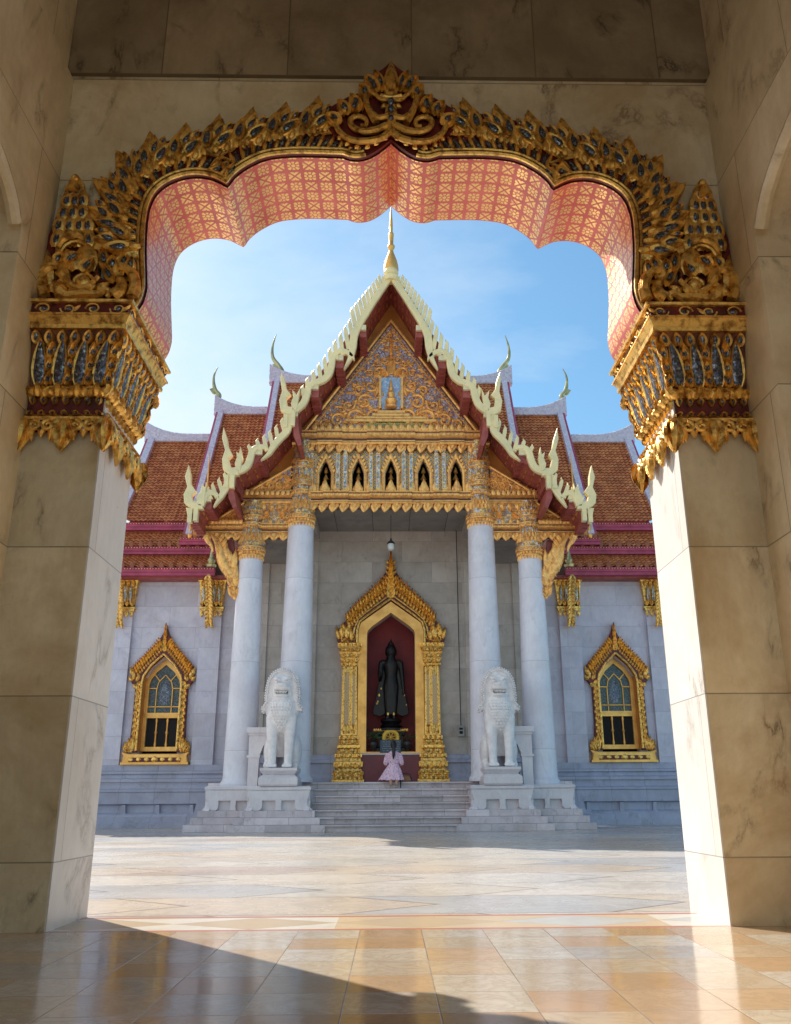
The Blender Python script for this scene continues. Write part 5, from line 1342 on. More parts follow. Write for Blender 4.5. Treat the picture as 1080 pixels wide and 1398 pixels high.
# ---- gilded naga brackets at the ends of the porch roof
for s in (-1, 1):
    k_ = 1 if s < 0 else -1
    mb = MB(); YK = 24.2
    pth = catmull([(at(a, b, YK)[0] * k_, at(a, b, YK)[1]) for a, b in [(296, 737), (301, 748), (303, 760), (307, 772), (314, 784), (318, 797), (320, 818)]], 5); n = len(pth)
    mb.tube([(a, YK, b) for a, b in pth], [.05 + .13 * sin(pi * min(1, i / (n - 1) * .9 + .1)) for i in range(n)], 8)
    f = lambda a, b, h: (a, YK - .08 - h, b)
    for i in range(1, n - 1):
        for e in (-1, 1): mb.leaf(f, pth[i][0] + e * .05, pth[i][1], .26, .12, (.5 if e > 0 else -.6) * 1 + (pi if i % 3 == 0 else 0), .07, n=4)
    for (a, b, c, d) in ((318, 780, 322, 750), (314, 770, 314, 752), (320, 800, 323, 770), (309, 764, 310, 745)):
        p, q = P(a, b, s, YK), P(c, d, s, YK); v = Vector(q) - Vector(p); mb.leaf(f, p[0], p[1], v.length, .2, math.atan2(v.x, v.y), .08, n=5)
    p2 = catmull([(at(a, b, YK)[0] * k_, at(a, b, YK)[1]) for a, b in [(283, 735), (286, 742), (290, 748), (292, 756)]], 4)
    mb.tube([(a, YK - .2, b) for a, b in p2], [.10 - .08 * i / (len(p2) - 1) for i in range(len(p2))], 7)
    mb.build('naga_bracket', 'gold_pale', T, 45)
    mb = MB(); q = [P(299, 738, s, 24.4), P(318, 738, s, 24.4), P(322, 790, s, 24.4), P(316, 775, s, 24.4)]; mb.prism(q, 24.35, 24.5)
    mb.build('bracket_board', 'soffit_red', T, 0)
    # balustrade between the columns
    mb = MB(); yb = 23.68; x0, x1 = 2.95, 3.70
    mb.box(s * x0, s * (x1 + .06), yb - .2, yb + .2, 2.42, 2.56); mb.box(s * x0, s * (x1 + .02), yb - .16, yb + .16, 2.36, 2.419)
    pol = [(x1, 1.10), (x1, 2.36), (x0, 2.36), (x0 + .0, 2.24), (3.12, 2.22), (3.32, 2.10), (3.42, 1.85), (3.44, 1.10)]
    mb.prism([(s * a, b) for a, b in pol], yb - .12, yb + .12); mb.box(s * 3.40, s * (x1 + .04), yb - .15, yb + .15, 1.80, 1.86); mb.build('marble_bench', 't_plain', T, 0)

# ---- gilded portal round the niche
YP = 26.86
po = MB()
def PT(d): return [(-.0, 0)]
op_ = [(-.74, 2.05), (-.74, 5.62), (-.705, 5.72), (-.56, 5.86), (0, 6.27)]
ou_ = [(-1.0, 2.05), (-1.0, 5.72), (-.93, 5.95), (-.70, 6.12), (0, 6.62)]
for i in range(4):
    for e in (-1, 1): po.prism([(e * a, b) for a, b in (op_[i], op_[i + 1], ou_[i + 1], ou_[i])], YP - .08, PW - .001)
po.box(-1.0, 1.0, YP - .08, PW - .001, 2.035, 2.2) if False else None
for e in (-1, 1): po.box(e * .741, e * .999, YP - .10, YP - .081, 2.05, 5.5)
po.box(-.74, .74, YP - .04, PW + .1, 2.04, 2.09)
portal = po.build('niche_frame', 'gold_smooth', T, 20)
mb = MB(); mb.box(-.995, .995, YP - .10, PW - .001, 1.19, 2.03); mb.build('red_base_panel', 'panel_red', T, 0)
mb = MB(); mb.box(-1.0, 1.0, YP - .12, YP - .08, 2.0, 2.045); mb.build('base_rim', 't_plain', T, 0)
su = MB(); f = lambda a, b, h: (a, YP - .06 - h, b)
lo_ = [(-1.62, 5.28), (-1.68, 5.5), (-1.73, 5.83), (-1.60, 5.74), (-1.46, 5.96), (-1.24, 6.22), (-1.01, 6.5), (-.77, 6.74), (-.41, 7.15), (-.175, 7.58), (-.07, 7.85), (0, 8.2)]
li_ = [(-1.0, 5.28), (-1.0, 5.74), (-.93, 5.97), (-.70, 6.14), (0, 6.64)]
pol = li_ + [(-p[0], p[1]) for p in li_[:-1][::-1]] + [(-p[0], p[1]) for p in lo_] + lo_[:-1][::-1]
gr = MB(); gr.prism(pol, YP - .06, PW - .002, .02); gr.build('pediment_ground', 'lacquer', portal, 0)  # dark lacquer slab, coloured so gaps between gilt leaves look shaded
for e in (-1, 1):
    su.tube([f(e * a, b, .04) for a, b in [(-1.04, 5.3), (-1.04, 5.72), (-.98, 5.98), (-.74, 6.18), (0, 6.72)]], .035, 6); su.tube([f(e * a, b, .04) for a, b in [(-1.16, 5.6), (-1.12, 5.8), (-1.02, 6.06), (-.78, 6.28), (0, 6.86)]], .028, 6)
    line = resample([(-1.30, 5.86), (-1.12, 6.08), (-.86, 6.34), (-.55, 6.62), (-.28, 6.86), (-.06, 7.06)], .118)
    for k, (a, b) in enumerate(line):
        t = k / len(line)
        su.leaf(f, e * a, b, .42 + .1 * t, .12, -e * .15, .09, n=6, cup=True, bend=-.15 * e); su.leaf(f, e * (a + .05), b - .1, .22, .11, -e * .3, .08, n=5); su.leaf(f, e * (a - .03), b + .2, .22, .08, -e * .1, .06, n=4, base=.05)
    for (a, b, an, L, W) in ((-1.5, 5.5, .1, .42, .18), (-1.6, 5.45, .25, .4, .14), (-1.36, 5.48, -.1, .45, .2), (-1.22, 5.4, 0, .4, .16), (-1.5, 5.35, -.9, .25, .14), (-1.3, 5.32, .9, .25, .14), (-1.66, 5.62, .1, .26, .08), (-1.42, 5.7, .3, .3, .14), (-1.28, 5.72, .1, .35, .14)): su.leaf(f, e * a, b, L, W, -e * an, .10, n=5)
    scroll((e * -1.42, 5.45), .13, 1, e, su, f); scroll((e * -1.18, 5.5), .11, 1, -e, su, f)
for k in range(7): su.leaf(f, 0, 6.74 + .2 * k, .42, .34 - .042 * k, 0, .13, n=6, base=.012 * k, cup=True)
for k in range(6):
    for e in (-1, 1): su.leaf(f, e * (.06 - .006 * k), 6.95 + .17 * k, .22, .10, e * .7, .09, n=4, base=.03)
su.build('portal_pediment', 'gold', portal, 45)
for e in (-1, 1):
    su = MB(); gm = MB(); cxp = e * 1.25
    def bx(z0, z1, h0, h1, d): 
        v = []
        for z, h in ((z0, h0), (z1, h1)): v += [(cxp - h, YP - .10 - (h - .22) * 1.0 - d, z), (cxp + h, YP - .10 - (h - .22) * 1.0 - d, z), (cxp + h, PW - .002, z), (cxp - h, PW - .002, z)]
        su.add(v, [(0, 1, 5, 4), (1, 2, 6, 5), (3, 0, 4, 7), (4, 5, 6, 7), (3, 2, 1, 0)])
    st = [(1.19, .47), (1.30, .47), (1.32, .44), (1.42, .42), (1.44, .45), (1.52, .45), (1.54, .40), (1.62, .37), (1.66, .42), (1.80, .43), (1.82, .38), (1.90, .36), (1.93, .40), (2.02, .40), (2.04, .34), (2.16, .31), (2.2, .34), (2.28, .34), (2.30, .29), (2.42, .27), (2.45, .29), (2.55, .29), (2.57, .24), (4.60, .22), (4.62, .26), (4.70, .27), (4.72, .24), (4.80, .28), (4.86, .30), (4.88, .26), (4.98, .31), (5.04, .33), (5.06, .28), (5.14, .34), (5.2, .37), (5.3, .38)]
    for (z0, h0), (z1, h1) in zip(st, st[1:]): bx(z0, z1, h0, h1, 0)
    for (zr, hh, L) in ((1.33, .45, .14), (1.62, .40, .17), (1.46, .46, .1), (1.92, .38, .13), (2.06, .34, .13), (2.3, .3, .14), (4.72, .26, .13), (4.88, .28, .13), (5.06, .30, .13), (5.18, .36, .12), (2.6, .22, .3), (2.45, .28, .12), (4.62, .26, .1)):
        n = max(3, int(2 * hh / .115)); fy = YP - .10 - (hh - .22)
        for k in range(n): su.leaf(lambda a, b, h: (a, fy - h, b), cxp - hh + 2 * hh * (k + .5) / n, zr, L, .11, 0, .05, n=4, cup=k % 2 == 0)
    for q, w_ in ((-.08, .085), (.13, .05)):
        gm.box(cxp - e * q - w_, cxp - e * q + w_, YP - .155, YP - .12, 2.85, 4.52)
        for z_, a_ in ((2.62, 0), (4.6, pi)): 
            for dd in (-.5, .5): su.leaf(lambda a, b, h: (a, YP - .14 - h, b), cxp - e * q + dd * w_, z_, .3, w_, a_, .04, n=4)
        for dd in (-1, 1): su.box(cxp - e * q + dd * w_ - .012, cxp - e * q + dd * w_ + .012, YP - .175, YP - .12, 2.7, 4.6)
    pf = su.build('portal_column', 'gold', portal, 30); gm.build('glass_panel', 'lattice_small', portal, 0)

# ================================================================== THINGS IN AND AROUND THE PORCH
# hanging lamp
lx, lz = 0.0, zz(745, 25.3)
lp = thing('hanging_lamp', 'small glass lamp hanging on a thin wire above the portal', 'lamp', (lx, 25.3, lz))
mb = MB(); mb.lathe([(.02, lz - .16), (.09, lz - .12), (.11, lz - .02), (.10, lz + .05), (.06, lz + .08)], lx, 25.3, 14); mb.build('lamp_glass', 'lamp_glass', lp)
mb = MB(); mb.lathe([(.12, lz + .06), (.10, lz + .11), (.03, lz + .17), (.02, lz + .24)], lx, 25.3, 14); mb.tube([(lx, 25.3, lz + .2), (lx, 25.3, 9.02)], .008, 5); mb.build('lamp_cap', 'wire', lp)
# switch box and conduit
bxx = at(627.5, 998, PW)[0]
sb = thing('switch_box', 'small grey electric box low on the porch wall, right of the portal', 'switch box', (bxx, PW - .1, 2.6))
mb = MB(); z_ = zz(998, PW); mb.box(bxx - .09, bxx + .09, PW - .16, PW - .062, z_ - .17, z_ + .14); mb.build('box_body', 'grey_box', sb, 0)
mb = MB(); mb.box(bxx - .05, bxx + .05, PW - .172, PW - .161, z_ - .1, z_ - .02); mb.box(bxx - .05, bxx + .05, PW - .172, PW - .161, z_ + .02, z_ + .08); mb.build('switch_plate', 'dark', sb, 0)
mb = MB(); mb.tube([(bxx, PW - .09, z_ + .14), (bxx, PW - .09, 9.0)], .015, 6); mb.build('conduit', 'wire', sb)
# wooden racks behind the lions
for s, nm in ((-1, 'low reddish wooden rack on the porch behind the left lion'), (1, 'low reddish wooden rack on the porch behind the right lion')):
    rk = thing('wooden_rack', nm, 'rack', (s * 3.3, 25.5, 1.19), 'wooden racks beside the porch')
    mb = MB(); mb.box(s * 3.0, s * 3.6, 25.35, 25.7, 1.5, 1.54); mb.box(s * 3.0, s * 3.6, 25.35, 25.7, 1.3, 1.33); mb.build('shelf', 'wood', rk, 0)
    for a, b in ((3.0, 25.37), (3.56, 25.37), (3.0, 25.66), (3.56, 25.66)): mb = MB(); mb.box(s * a, s * (a + .04), b, b + .04, 1.19, 1.6); mb.build('leg', 'wood', rk, 0)

def smooth_body(name, mb, mat, parent, vox, it=3):
    ob = mb.build(name, mat, parent, 0); return remesh(ob, vox, it)

# ---- standing bronze figure
stt = thing('buddha_statue', 'tall black bronze standing Buddha in a flared robe inside the red niche', 'statue', (0, 27.3, 2.8))
YS = 27.32
mb = MB(); mb.lathe([(.30, 2.80), (.34, 2.86), (.26, 2.92), (.33, 3.0), (.30, 3.06), (.22, 3.10)], 0, YS, 24); mb.lathe([(.48, 2.72), (.48, 2.78), (.36, 2.80)], 0, YS, 20); mb.build('lotus_base', 'bronze', stt)
mb = MB()
mb.tube([(0, YS, 3.2), (0, YS, 3.5), (0, YS, 3.9), (0, YS, 4.15), (0, YS, 4.4), (0, YS, 4.7), (0, YS, 4.85)], [.17, .19, .22, .235, .19, .25, .22], 16, flat=.7)
for e in (-1, 1):
    mb.tube([(e * .09, YS - .02, 3.12), (e * .10, YS - .02, 3.5), (e * .11, YS, 4.1)], [.085, .11, .14], 10)
    mb.tube([(e * .09, YS - .05, 3.12), (e * .10, YS - .22, 3.12)], [.06, .05], 8)
    mb.ball((e * .25, YS, 4.80), (.11, .10, .10), 10, 8)
mb.tube([(-.30, YS, 4.82), (-.34, YS, 4.5), (-.33, YS - .03, 4.25), (-.30, YS - .18, 4.38), (-.30, YS - .22, 4.5)], [.085, .075, .06, .05, .05], 10)
mb.tube([(.30, YS, 4.82), (.34, YS, 4.45), (.37, YS - .02, 4.15), (.39, YS - .04, 3.95), (.39, YS - .05, 3.82)], [.085, .075, .06, .05, .04], 10)
mb.ball((-.30, YS - .23, 4.56), (.055, .025, .08), 8, 6)
mb.tube([(0, YS, 4.80), (0, YS, 5.02)], [.19, .13], 10)
mb.ball((0, YS - .01, 5.15), (.185, .18, .215), 14, 10); mb.ball((0, YS + .01, 5.36), (.11, .11, .09), 10, 8); mb.tube([(0, YS, 5.42), (0, YS, 5.56)], [.05, .015], 8)
mb.ball((0, YS - .175, 5.15), (.022, .03, .05), 6, 5); mb.ball((0, YS - .155, 5.08), (.05, .02, .015), 6, 5)
for e in (-1, 1): mb.ball((e * .165, YS, 5.13), (.02, .03, .11), 6, 6)
body = smooth_body('figure', mb, 'bronze', stt, .018, 2)
for e in (-1, 1):      # robe wings
    mb = MB(); pol = [(e * .20, 4.7), (e * .33, 4.6), (e * .38, 4.2), (e * .44, 3.85), (e * .52, 3.5), (e * .56, 3.28), (e * .50, 3.20), (e * .34, 3.16), (e * .2, 3.22), (e * .12, 3.4)]
    mb.prism(pol, YS + .02, YS + .07, .015); mb.build('robe_wing', 'bronze', body, 40)
mb = MB()
for (a, b, r) in ((-.36, 3.80, .04), (-.40, 3.60, .035), (-.43, 3.55, .03), (.36, 3.95, .035), (.42, 3.80, .03), (.48, 3.50, .025), (-.3, 4.0, .03), (.30, 4.55, .03), (-.09, 3.22, .04), (.09, 3.22, .04)): mb.ball((a, YS + .0 - (.12 if abs(a) < .1 else 0), b), (r, .03, r * 1.3), 6, 4)
mb.build('gold_leaf', 'gold', body, 30)
# ---- altar in front of it
al = thing('altar_table', 'black altar block with gold garland rim below the bronze statue', 'altar', (0, 27.1, 2.09))
mb = MB(); mb.sqlathe([(.44, 2.09), (.44, 2.2), (.38, 2.25), (.36, 2.55), (.44, 2.62), (.46, 2.70)], 0, 27.25, 1, .6); mb.build('altar_block', 'bronze', al, 0)
mb = MB(); f = lambda a, b, h: (a, 26.97 - h, b)
mb.box(-.52, .52, 26.97, 27.35, 2.70, 2.75)
for k in range(16): mb.leaf(f, -.5 + k * .066, 2.76, .09, .07, pi, .03, n=4); mb.ball((-.5 + k * .066, 26.97, 2.745), .032, 6, 4)
mb.build('gold_garland', 'gold', al, 40)
# wheel
wh = thing('dharma_wheel', 'yellow half wheel with dark red spokes standing behind the slate plaque', 'wheel', (0, 26.9, 2.3))
mb = MB(); cz = 2.50; cyw = 26.90
mb.tube([(.21 * cos(a), cyw, cz + .21 * sin(a)) for a in [2 * pi * k / 32 for k in range(33)]], .055, 8, caps=False, flat=.5); rim = mb.build('rim', 'yellow', wh)
mb = MB(); mb.tube([(.14 * cos(a), cyw - .02, cz + .14 * sin(a)) for a in [2 * pi * k / 32 for k in range(33)]], .014, 6, caps=False); mb.lathe([(.05, -.02), (.05, .02)], 0, 0, 12)
mb.v = [(v[0], v[1], v[2]) for v in mb.v]
mb2 = MB(); mb2.tube([(.15 * cos(a), cyw - .01, cz + .15 * sin(a)) for a in [2 * pi * k / 32 for k in range(33)]], .012, 6, caps=False)
for k in range(8): a = 2 * pi * (k + .5) / 8; mb2.tube([(.03 * cos(a), cyw, cz + .03 * sin(a)), (.17 * cos(a), cyw, cz + .17 * sin(a))], .02, 6)
mb2.ball((0, cyw - .01, cz), (.05, .03, .05), 10, 6); mb2.build('spokes', 'yellow', wh)
mb = MB(); mb.prism([(.17 * cos(a), cz + .17 * sin(a)) for a in [2 * pi * k / 28 for k in range(28)]], cyw + .03, cyw + .04); mb.build('red_back', 'niche_red', wh, 0)
# plaque
pq = thing('plaque', 'blue slate plaque with rows of pale lettering in front of the wheel', 'plaque', (0, 26.80, 2.05))
mb = MB(); mb.prism([(-.32, 2.06), (.30, 2.06), (.30, 2.43), (-.32, 2.43)], 26.78, 26.82, .01); mb.build('board', 'plaque', pq, 0)
mb = MB(); rr = random.Random(3)
for r_ in range(5):      # short rows of rounded letters
    x = -.26 + rr.random() * .04; z = 2.37 - r_ * .063
    while x < .24:
        wd = rr.choice((.010, .014, .018))
        mb.tube([(x, 26.778, z - .014), (x, 26.778, z + .008), (x + wd * .5, 26.778, z + .014), (x + wd, 26.778, z + .006), (x + wd, 26.778, z - .014)][:rr.choice((3, 5, 5))], .0028, 4)
        x += wd + .010 + (.022 if rr.random() < .12 else 0)
mb.build('lettering', 'glyph', pq, 0)
# pots with plants
def pot(x, lab, leafy):
    p = thing('plant_pot', lab, 'pot', (x, 26.95, 2.09), 'pots flanking the plaque')
    mb = MB(); mb.lathe([(.07, 2.09), (.09, 2.11), (.06, 2.15), (.12, 2.22), (.15, 2.30), (.13, 2.37), (.08, 2.40), (.10, 2.43)], x, 26.95, 18); mb.build('pot', 'pot', p)
    mb = MB(); r2 = random.Random(int(abs(x * 100)))
    for k in range(leafy):
        a = r2.uniform(0, 2 * pi); h = r2.uniform(.12, .34); sp_ = r2.uniform(.05, .24); bx_, by_ = cos(a) * sp_, sin(a) * sp_ * .5
        pts = [(x, 26.95, 2.40), (x + bx_ * .5, 26.95 + by_ * .5, 2.40 + h * .8), (x + bx_, 26.95 + by_, 2.40 + h * .7)]
        mb.tube(catmull(pts, 3), [.004] * 6 + [.003], 4)
        c = Vector(pts[2]); mb.add([c, c + Vector((bx_ * .35 + .02, -.01, .03)), c + Vector((bx_ * .7, 0, -.03)), c + Vector((bx_ * .35 - .02, .01, -.03))], [(0, 1, 2, 3)])
    mb.build('leaves', 'green', p, 0)
pot(-.52, 'dark pot with a leafy green plant at the left of the plaque', 46)
pot(.50, 'dark pot with a few sparse stems at the right of the plaque', 14)

# ---- marble lions
def lion(s, lab):
    X, Yc = s * 2.83, 23.55
    L_ = thing('lion_statue', lab, 'lion statue', (X, Yc, 1.08), 'white marble guardian lions flanking the stairs')
    mb = MB(); mb.sqlathe([(.47, 1.08), (.49, 1.12), (.49, 1.28), (.40, 1.36)], X, Yc, 1, 1.35)
    mb.build('plinth', 't_plain', L_, 0)
    mb = MB(); mb.sqlathe([(.40, 1.362), (.46, 1.44), (.47, 1.46), (.47, 1.52)], X, Yc, 1, 1.35); mb.build('plinth_slab', 't_plain', L_, 0)
    B = MB(); b0 = 1.50
    yf = Yc - .38
    # torso: puffed chest, narrow flank, haunches
    B.tube([(X, Yc - .05, 2.38), (X, Yc - .20, 2.60), (X, Yc - .26, 2.88), (X, Yc - .26, 3.15), (X, Yc - .22, 3.35)], [.20, .33, .39, .36, .27], 16)
    B.tube([(X, Yc - .2, 2.7), (X, Yc + .1, 2.3), (X, Yc + .3, 1.95)], [.30, .30, .34], 14)
    for e in (-1, 1):
        B.tube([(X + e * .22, yf + .06, 2.80), (X + e * .225, yf, 2.4), (X + e * .215, yf, 2.0), (X + e * .205, yf - .01, 1.68), (X + e * .205, yf - .02, 1.56)], [.19, .150, .120, .105, .12], 14)
        for k in range(4): B.tube([(X + e * .20 + (k - 1.5) * .058, yf - .02, 1.58), (X + e * .20 + (k - 1.5) * .066, yf - .15, 1.575), (X + e * .20 + (k - 1.5) * .066, yf - .19, 1.545)], [.045, .045, .03], 7)
        B.ball((X + e * .33, Yc + .18, 1.95), (.17, .40, .42), 14, 10)
        B.tube([(X + e * .36, Yc + .05, 1.62), (X + e * .36, Yc - .25, 1.58)], [.12, .085], 9)
        B.ball((X + e * .30, Yc - .25, 3.02), (.16, .18, .24), 12, 8)
    # head
    hz = 3.55
    B.tube([(X, Yc - .22, 3.2), (X, Yc - .22, 3.5)], [.27, .26], 12)
    B.ball((X, Yc - .25, hz + .05), (.30, .30, .32), 18, 12)
    B.ball((X, Yc - .50, hz - .04), (.24, .20, .10), 14, 8)        # upper jaw
    B.ball((X, Yc - .48, hz - .23), (.20, .17, .075), 14, 8)       # lower jaw
    B.ball((X, Yc - .68, hz + .04), (.085, .06, .06), 8, 6)
    for e in (-1, 1):
        B.ball((X + e * .13, Yc - .52, hz + .12), (.085, .07, .07), 9, 7); B.ball((X + e * .14, Yc - .48, hz + .22), (.12, .08, .05), 9, 6)
        B.ball((X + e * .09, Yc - .66, hz + .03), (.06, .05, .045), 8, 6); B.ball((X + e * .25, Yc - .36, hz + .30), (.06, .05, .08), 8, 6)
        B.ball((X + e * .20, Yc - .42, hz - .12), (.07, .1, .16), 8, 6)
    B.ball((X, Yc - .45, hz - .34), (.10, .09, .08), 8, 6)
    bd = smooth_body('body', B, 'lion', L_, .026, 2)
    mb = MB(); mb.box(X - .15, X + .15, Yc - .62, Yc - .45, hz - .165, hz - .125); bd2 = mb.build('mouth', 'dark', bd, 0)
    mb = MB()
    for k in range(8): x = X - .13 + k * .037; mb.leaf(lambda a, b, h: (a, Yc - .635 - h, b), x, hz - .12, .05, .034, pi, .01, n=3)
    for k in range(6): x = X - .10 + k * .04; mb.leaf(lambda a, b, h: (a, Yc - .625 - h, b), x, hz - .175, .035, .03, 0, .01, n=3)
    mb.build('teeth', 'lion', bd, 0)
    # mane: hood behind the face edged with curls
    mb = MB()
    ol = [(-.50, 2.93), (-.53, 3.02), (-.44, 3.12), (-.45, 3.32), (-.43, 3.56), (-.38, 3.77), (-.28, 3.93), (-.14, 4.02), (0, 4.05)]
    pol = ol + [(-a, b) for a, b in ol[:-1][::-1]]
    mb.prism([(X + a, b) for a, b in pol] + [(X + .28, 2.98), (X, 3.05), (X - .28, 2.98)], Yc - .40, Yc + .02, .03)
    edge = resample([(X + a, b) for a, b in pol], .065)
    for ring_ in range(2):
        kk = 1 - ring_ * .12
        for (a, b) in edge:
            mb.ball((X + (a - X) * kk, Yc - .39 - .035 * ring_, 3.5 + (b - 3.5) * kk), (.028, .04, .028), 6, 4)
    for (a, b) in edge: mb.ball((a, Yc - .1, b), (.036, .05, .036), 6, 4)
    mb.build('mane', 'lion', bd, 35)
    # carved curls on the chest
    mb = MB()
    for r in range(11):
        z = 3.18 - r * .075; hwid = .30 * (1 - (r / 11) ** 1.6) + .02; n = max(1, int(hwid * 2 / .07))
        for k in range(n):
            x = -hwid + (k + .5) * 2 * hwid / n; yy = Yc - .26 - sqrt(max(.0, (.41 - .02 * abs(r - 3) * .8) ** 2 - x * x)) - .0
            mb.ball((X + x, yy + .02, z), (.026, .03, .026), 6, 4)
    mb.build('chest_curls', 'lion', bd, 35)
    # brow, nose ridge and tail
    mb = MB()
    for e in (-1, 1):
        mb.tube([(X + e * .04, Yc - .60, hz + .14), (X + e * .13, Yc - .60, hz + .20), (X + e * .22, Yc - .52, hz + .15)], [.02, .028, .015], 6); mb.ball((X + e * .13, Yc - .585, hz + .115), .028, 8, 6)
        mb.tube([(X + e * .03, Yc - .68, hz - .02), (X + e * .12, Yc - .66, hz - .05), (X + e * .2, Yc - .55, hz - .02)], .018, 5)
    mb.build('face_carving', 'lion', bd, 40)
    mb = MB(); mb.tube(catmull([(X + s * .1, Yc + .5, 1.6), (X + s * .2, Yc + .6, 2.1), (X + s * .05, Yc + .5, 2.5), (X, Yc + .42, 2.75)], 4), [.05, .05, .05, .05, .05, .05, .06, .07, .08, .08, .07, .05, .02], 8); mb.build('tail', 'lion', bd)
lion(-1, 'white marble lion seated on the pedestal left of the stairs')
lion(1, 'white marble lion seated on the pedestal right of the stairs')

# ---- kneeling woman
WX, WY, WZ = .075, 24.22, 1.195
pe = thing('person', 'woman kneeling at the top of the stairs, pink flowered dress, long dark ponytail', 'person', (WX, WY, WZ))
B = MB()
hz = 2.13
B.ball((WX - .0, WY + .0, hz), (.078, .095, .112), 14, 10); B.tube([(WX, WY + .01, 1.93), (WX, WY + .01, 2.06)], [.055, .048], 10)
B.tube([(WX, WY + .02, 1.42), (WX, WY + .02, 1.58), (WX, WY + .02, 1.72), (WX, WY + .02, 1.88), (WX, WY + .02, 1.95)], [.15, .125, .13, .15, .08], 14, flat=.72)
for e in (-1, 1):
    B.tube([(WX + e * .155, WY + .02, 1.88), (WX + e * .20, WY + .03, 1.74), (WX + e * .205, WY + .06, 1.62), (WX + e * .12, WY + .20, 1.70), (WX + e * .03, WY + .27, 1.80)], [.055, .045, .04, .034, .028], 10)
    B.tube([(WX + e * .018, WY + .27, 1.80), (WX + e * .016, WY + .28, 1.90)], [.028, .02], 7)
    for k in range(4): B.tube([(WX + e * .014, WY + .25 + k * .016, 1.88), (WX + e * .011, WY + .255 + k * .015, 1.955 - abs(k - 1.4) * .008)], [.009, .007], 6)
    B.tube([(WX + e * .02, WY + .25, 1.84), (WX + e * .016, WY + .235, 1.90)], [.010, .007], 6)
    B.ball((WX + e * .078, WY + .01, hz - .01), (.012, .02, .028), 6, 5)
    B.tube([(WX + e * .085, WY + .05, 1.46), (WX + e * .09, WY + .38, 1.30)], [.095, .07], 10)
    B.tube([(WX + e * .09, WY + .38, 1.27), (WX + e * .085, WY + .1, 1.265), (WX + e * .08, WY - .06, 1.25), (WX + e * .078, WY - .10, 1.245)], [.065, .06, .042, .038], 10)
    B.tube([(WX + e * .078, WY - .08, 1.25), (WX + e * .075, WY - .135, 1.20), (WX + e * .072, WY - .15, 1.10)], [.042, .048, .040], 9)
    for k in range(5): B.ball((WX + e * .072 + (k - 2) * .016, WY - .145, 1.058), (.010, .014, .020), 6, 5)
B.ball((WX, WY + .095, hz - .015), (.014, .02, .02), 6, 5)
bd = smooth_body('body', B, 'skin', pe, .011, 2)
D_ = MB()
D_.tube([(WX, WY + .02, 1.975), (WX, WY + .02, 1.95), (WX, WY + .02, 1.90), (WX, WY + .02, 1.78), (WX, WY + .02, 1.66)], [.09, .13, .175, .158, .135], 20, flat=.74)
for e in (-1, 1): D_.tube([(WX + e * .13, WY + .02, 1.91), (WX + e * .185, WY + .03, 1.80), (WX + e * .215, WY + .045, 1.67), (WX + e * .21, WY + .06, 1.625)], [.075, .07, .066, .05], 12)
top = smooth_body('dress_top', D_, 'dress', pe, .013, 2)
sk = MB(); n = 48; vs = []; prof = [(1.68, .128, 0), (1.60, .15, .005), (1.48, .20, .014), (1.34, .235, .022), (1.235, .26, .03)]
for z, r, am in prof:
    for k in range(n):
        a = 2 * pi * k / n; t = (1.68 - z) / .445
        rr_ = r + am * sin(k * 2 * pi / n * 9 + z * 3); x = rr_ * cos(a); y = rr_ * sin(a) * .85
        if cos(a) < -.2: x += -.17 * t ** 1.6 * (-cos(a) - .2) * (1 if sin(a) < .3 else .4)
        vs.append((WX + x, WY + .04 + y + (.08 * t if sin(a) > 0 else 0), z + (.0 if t < .9 else .012 * sin(k * 1.7))))
sk.v = vs
for i in range(len(prof) - 1):
    for k in range(n): j = (k + 1) % n; sk.f.append((i * n + k, i * n + j, (i + 1) * n + j, (i + 1) * n + k))
sk.f.append(tuple(range(n)))
sk.build('dress_skirt', 'dress', pe, 60)
Hh = MB(); Hh.ball((WX, WY - .022, hz + .012), (.090, .098, .118), 16, 12)
Hh.tube([(WX, WY - .09, hz + .03), (WX + .0, WY - .135, hz - .04), (WX + .004, WY - .145, 1.97), (WX + .0, WY - .135, 1.86), (WX - .012, WY - .12, 1.76)], [.05, .045, .05, .04, .008], 12)
smooth_body('hair', Hh, 'hair', pe, .011, 1)
# her bag
bg_ = thing('handbag', 'brown leather handbag with black trim lying beside the kneeling woman', 'handbag', (.42, 24.4, 1.2))
mb = MB(); mb.prism([(.23, 1.20), (.26, 1.33), (.36, 1.37), (.50, 1.35), (.56, 1.21)], 24.40, 24.52, .015); bb_ = mb.build('bag_body', 'leather', bg_, 0)
mb = MB(); mb.tube([(.24, 24.40, 1.30), (.30, 24.40, 1.40), (.42, 24.39, 1.41), (.52, 24.40, 1.38), (.57, 24.41, 1.20)], .014, 6); mb.tube([(.26, 24.40, 1.30), (.25, 24.30, 1.22), (.265, 24.27, 1.20), (.26, 24.235, 1.12), (.26, 24.225, 1.03)], .012, 6); mb.build('strap', 'black', bb_)
#TEMPLE-END

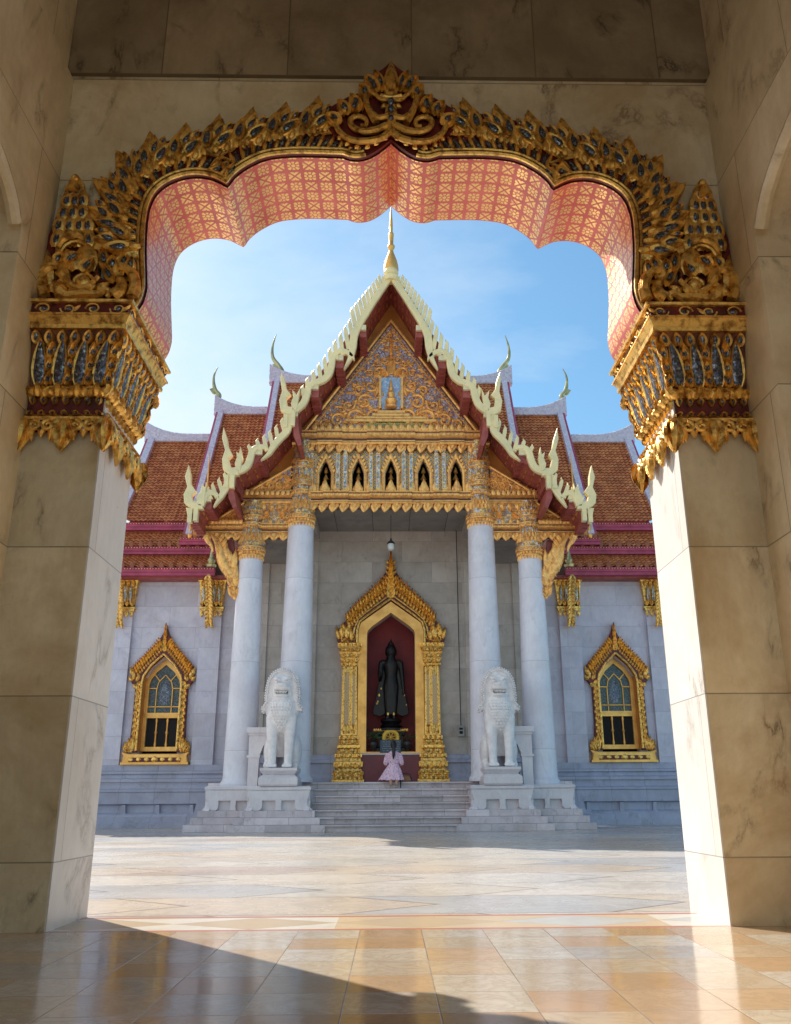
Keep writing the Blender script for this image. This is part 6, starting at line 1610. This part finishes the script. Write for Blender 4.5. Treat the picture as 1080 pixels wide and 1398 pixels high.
# ================================================================== SKY, SUN, CAMERA
AZ, EL = radians(-39.2), radians(42.5)          # azimuth from +Y, negative = left
w = bpy.data.worlds.new('World'); scene.world = w; w.use_nodes = True
nt = w.node_tree; nt.nodes.clear(); g = NG(nt)
out = g.n('ShaderNodeOutputWorld'); bg = g.n('ShaderNodeBackground'); sky = g.n('ShaderNodeTexSky', sky_type='NISHITA')
sky.sun_disc = False; sky.sun_elevation = EL; sky.sun_rotation = AZ; sky.air_density = 1.15; sky.dust_density = .45; sky.ozone_density = 3.5; sky.altitude = 0
tc = g.n('ShaderNodeTexCoord'); d = tc.outputs['Generated']
n1 = g.noise(g.scale(d, (1, 1, 2.2)), 1.7, 8, .58, .5); n2 = g.noise(g.scale(d, (1, 1, 2.6)), 5.0, 8, .6, .3)
x, y, z = g.sep(d)
side = g.math('MULTIPLY_ADD', x, -.85, .0)                # thin cloud bank lies to the left
cl = g.ramp(g.math('ADD', g.math('ADD', g.math('MULTIPLY', n1.outputs[0], .75), g.math('MULTIPLY', n2.outputs[0], .25)), side), [(.36, 0), (.84, .9)])
tint_ = g.mix(1.0, sky.outputs[0], (.72, .93, .90), 'MULTIPLY')
c = g.mix(cl, tint_, (4.9, 5.4, 5.7))
g.l(c, bg.inputs[0]); bg.inputs[1].default_value = .10; g.l(bg.outputs[0], out.inputs[0])
sun = bpy.data.lights.new('sun', 'SUN'); sun.energy = 3.9; sun.angle = radians(.53); sun.color = (1, .93, .82)
so = bpy.data.objects.new('sun', sun); COL.objects.link(so)
dirv = Vector((sin(AZ) * cos(EL), cos(AZ) * cos(EL), sin(EL))); so.rotation_euler = dirv.to_track_quat('Z', 'Y').to_euler(); so.location = (-20, 20, 40)

cam = bpy.data.cameras.new('camera'); co = bpy.data.objects.new('camera', cam); COL.objects.link(co); scene.camera = co
co.location = (0, 0, H0)
cam.sensor_fit = 'VERTICAL'; cam.sensor_height = 36; cam.sensor_width = 36 * 1080 / 1398
cam.lens = F / 1398 * 36; cam.clip_end = 3000; cam.clip_start = .05
YAW, ROLL = radians(1.2), radians(-.35)
R = Matrix.Rotation(-YAW, 4, 'Z') @ Matrix.Rotation(pi / 2 + TH, 4, 'X') @ Matrix.Rotation(ROLL, 4, 'Z')
co.matrix_world = Matrix.Translation(co.location) @ R
cam.shift_x = SHX = -.0125
scene.view_settings.view_transform = 'Standard'; scene.view_settings.look = 'None'; scene.view_settings.gamma = 1; scene.view_settings.exposure = .93
scene.cycles.use_denoising = True; scene.cycles.max_bounces = 10; scene.cycles.diffuse_bounces = 6
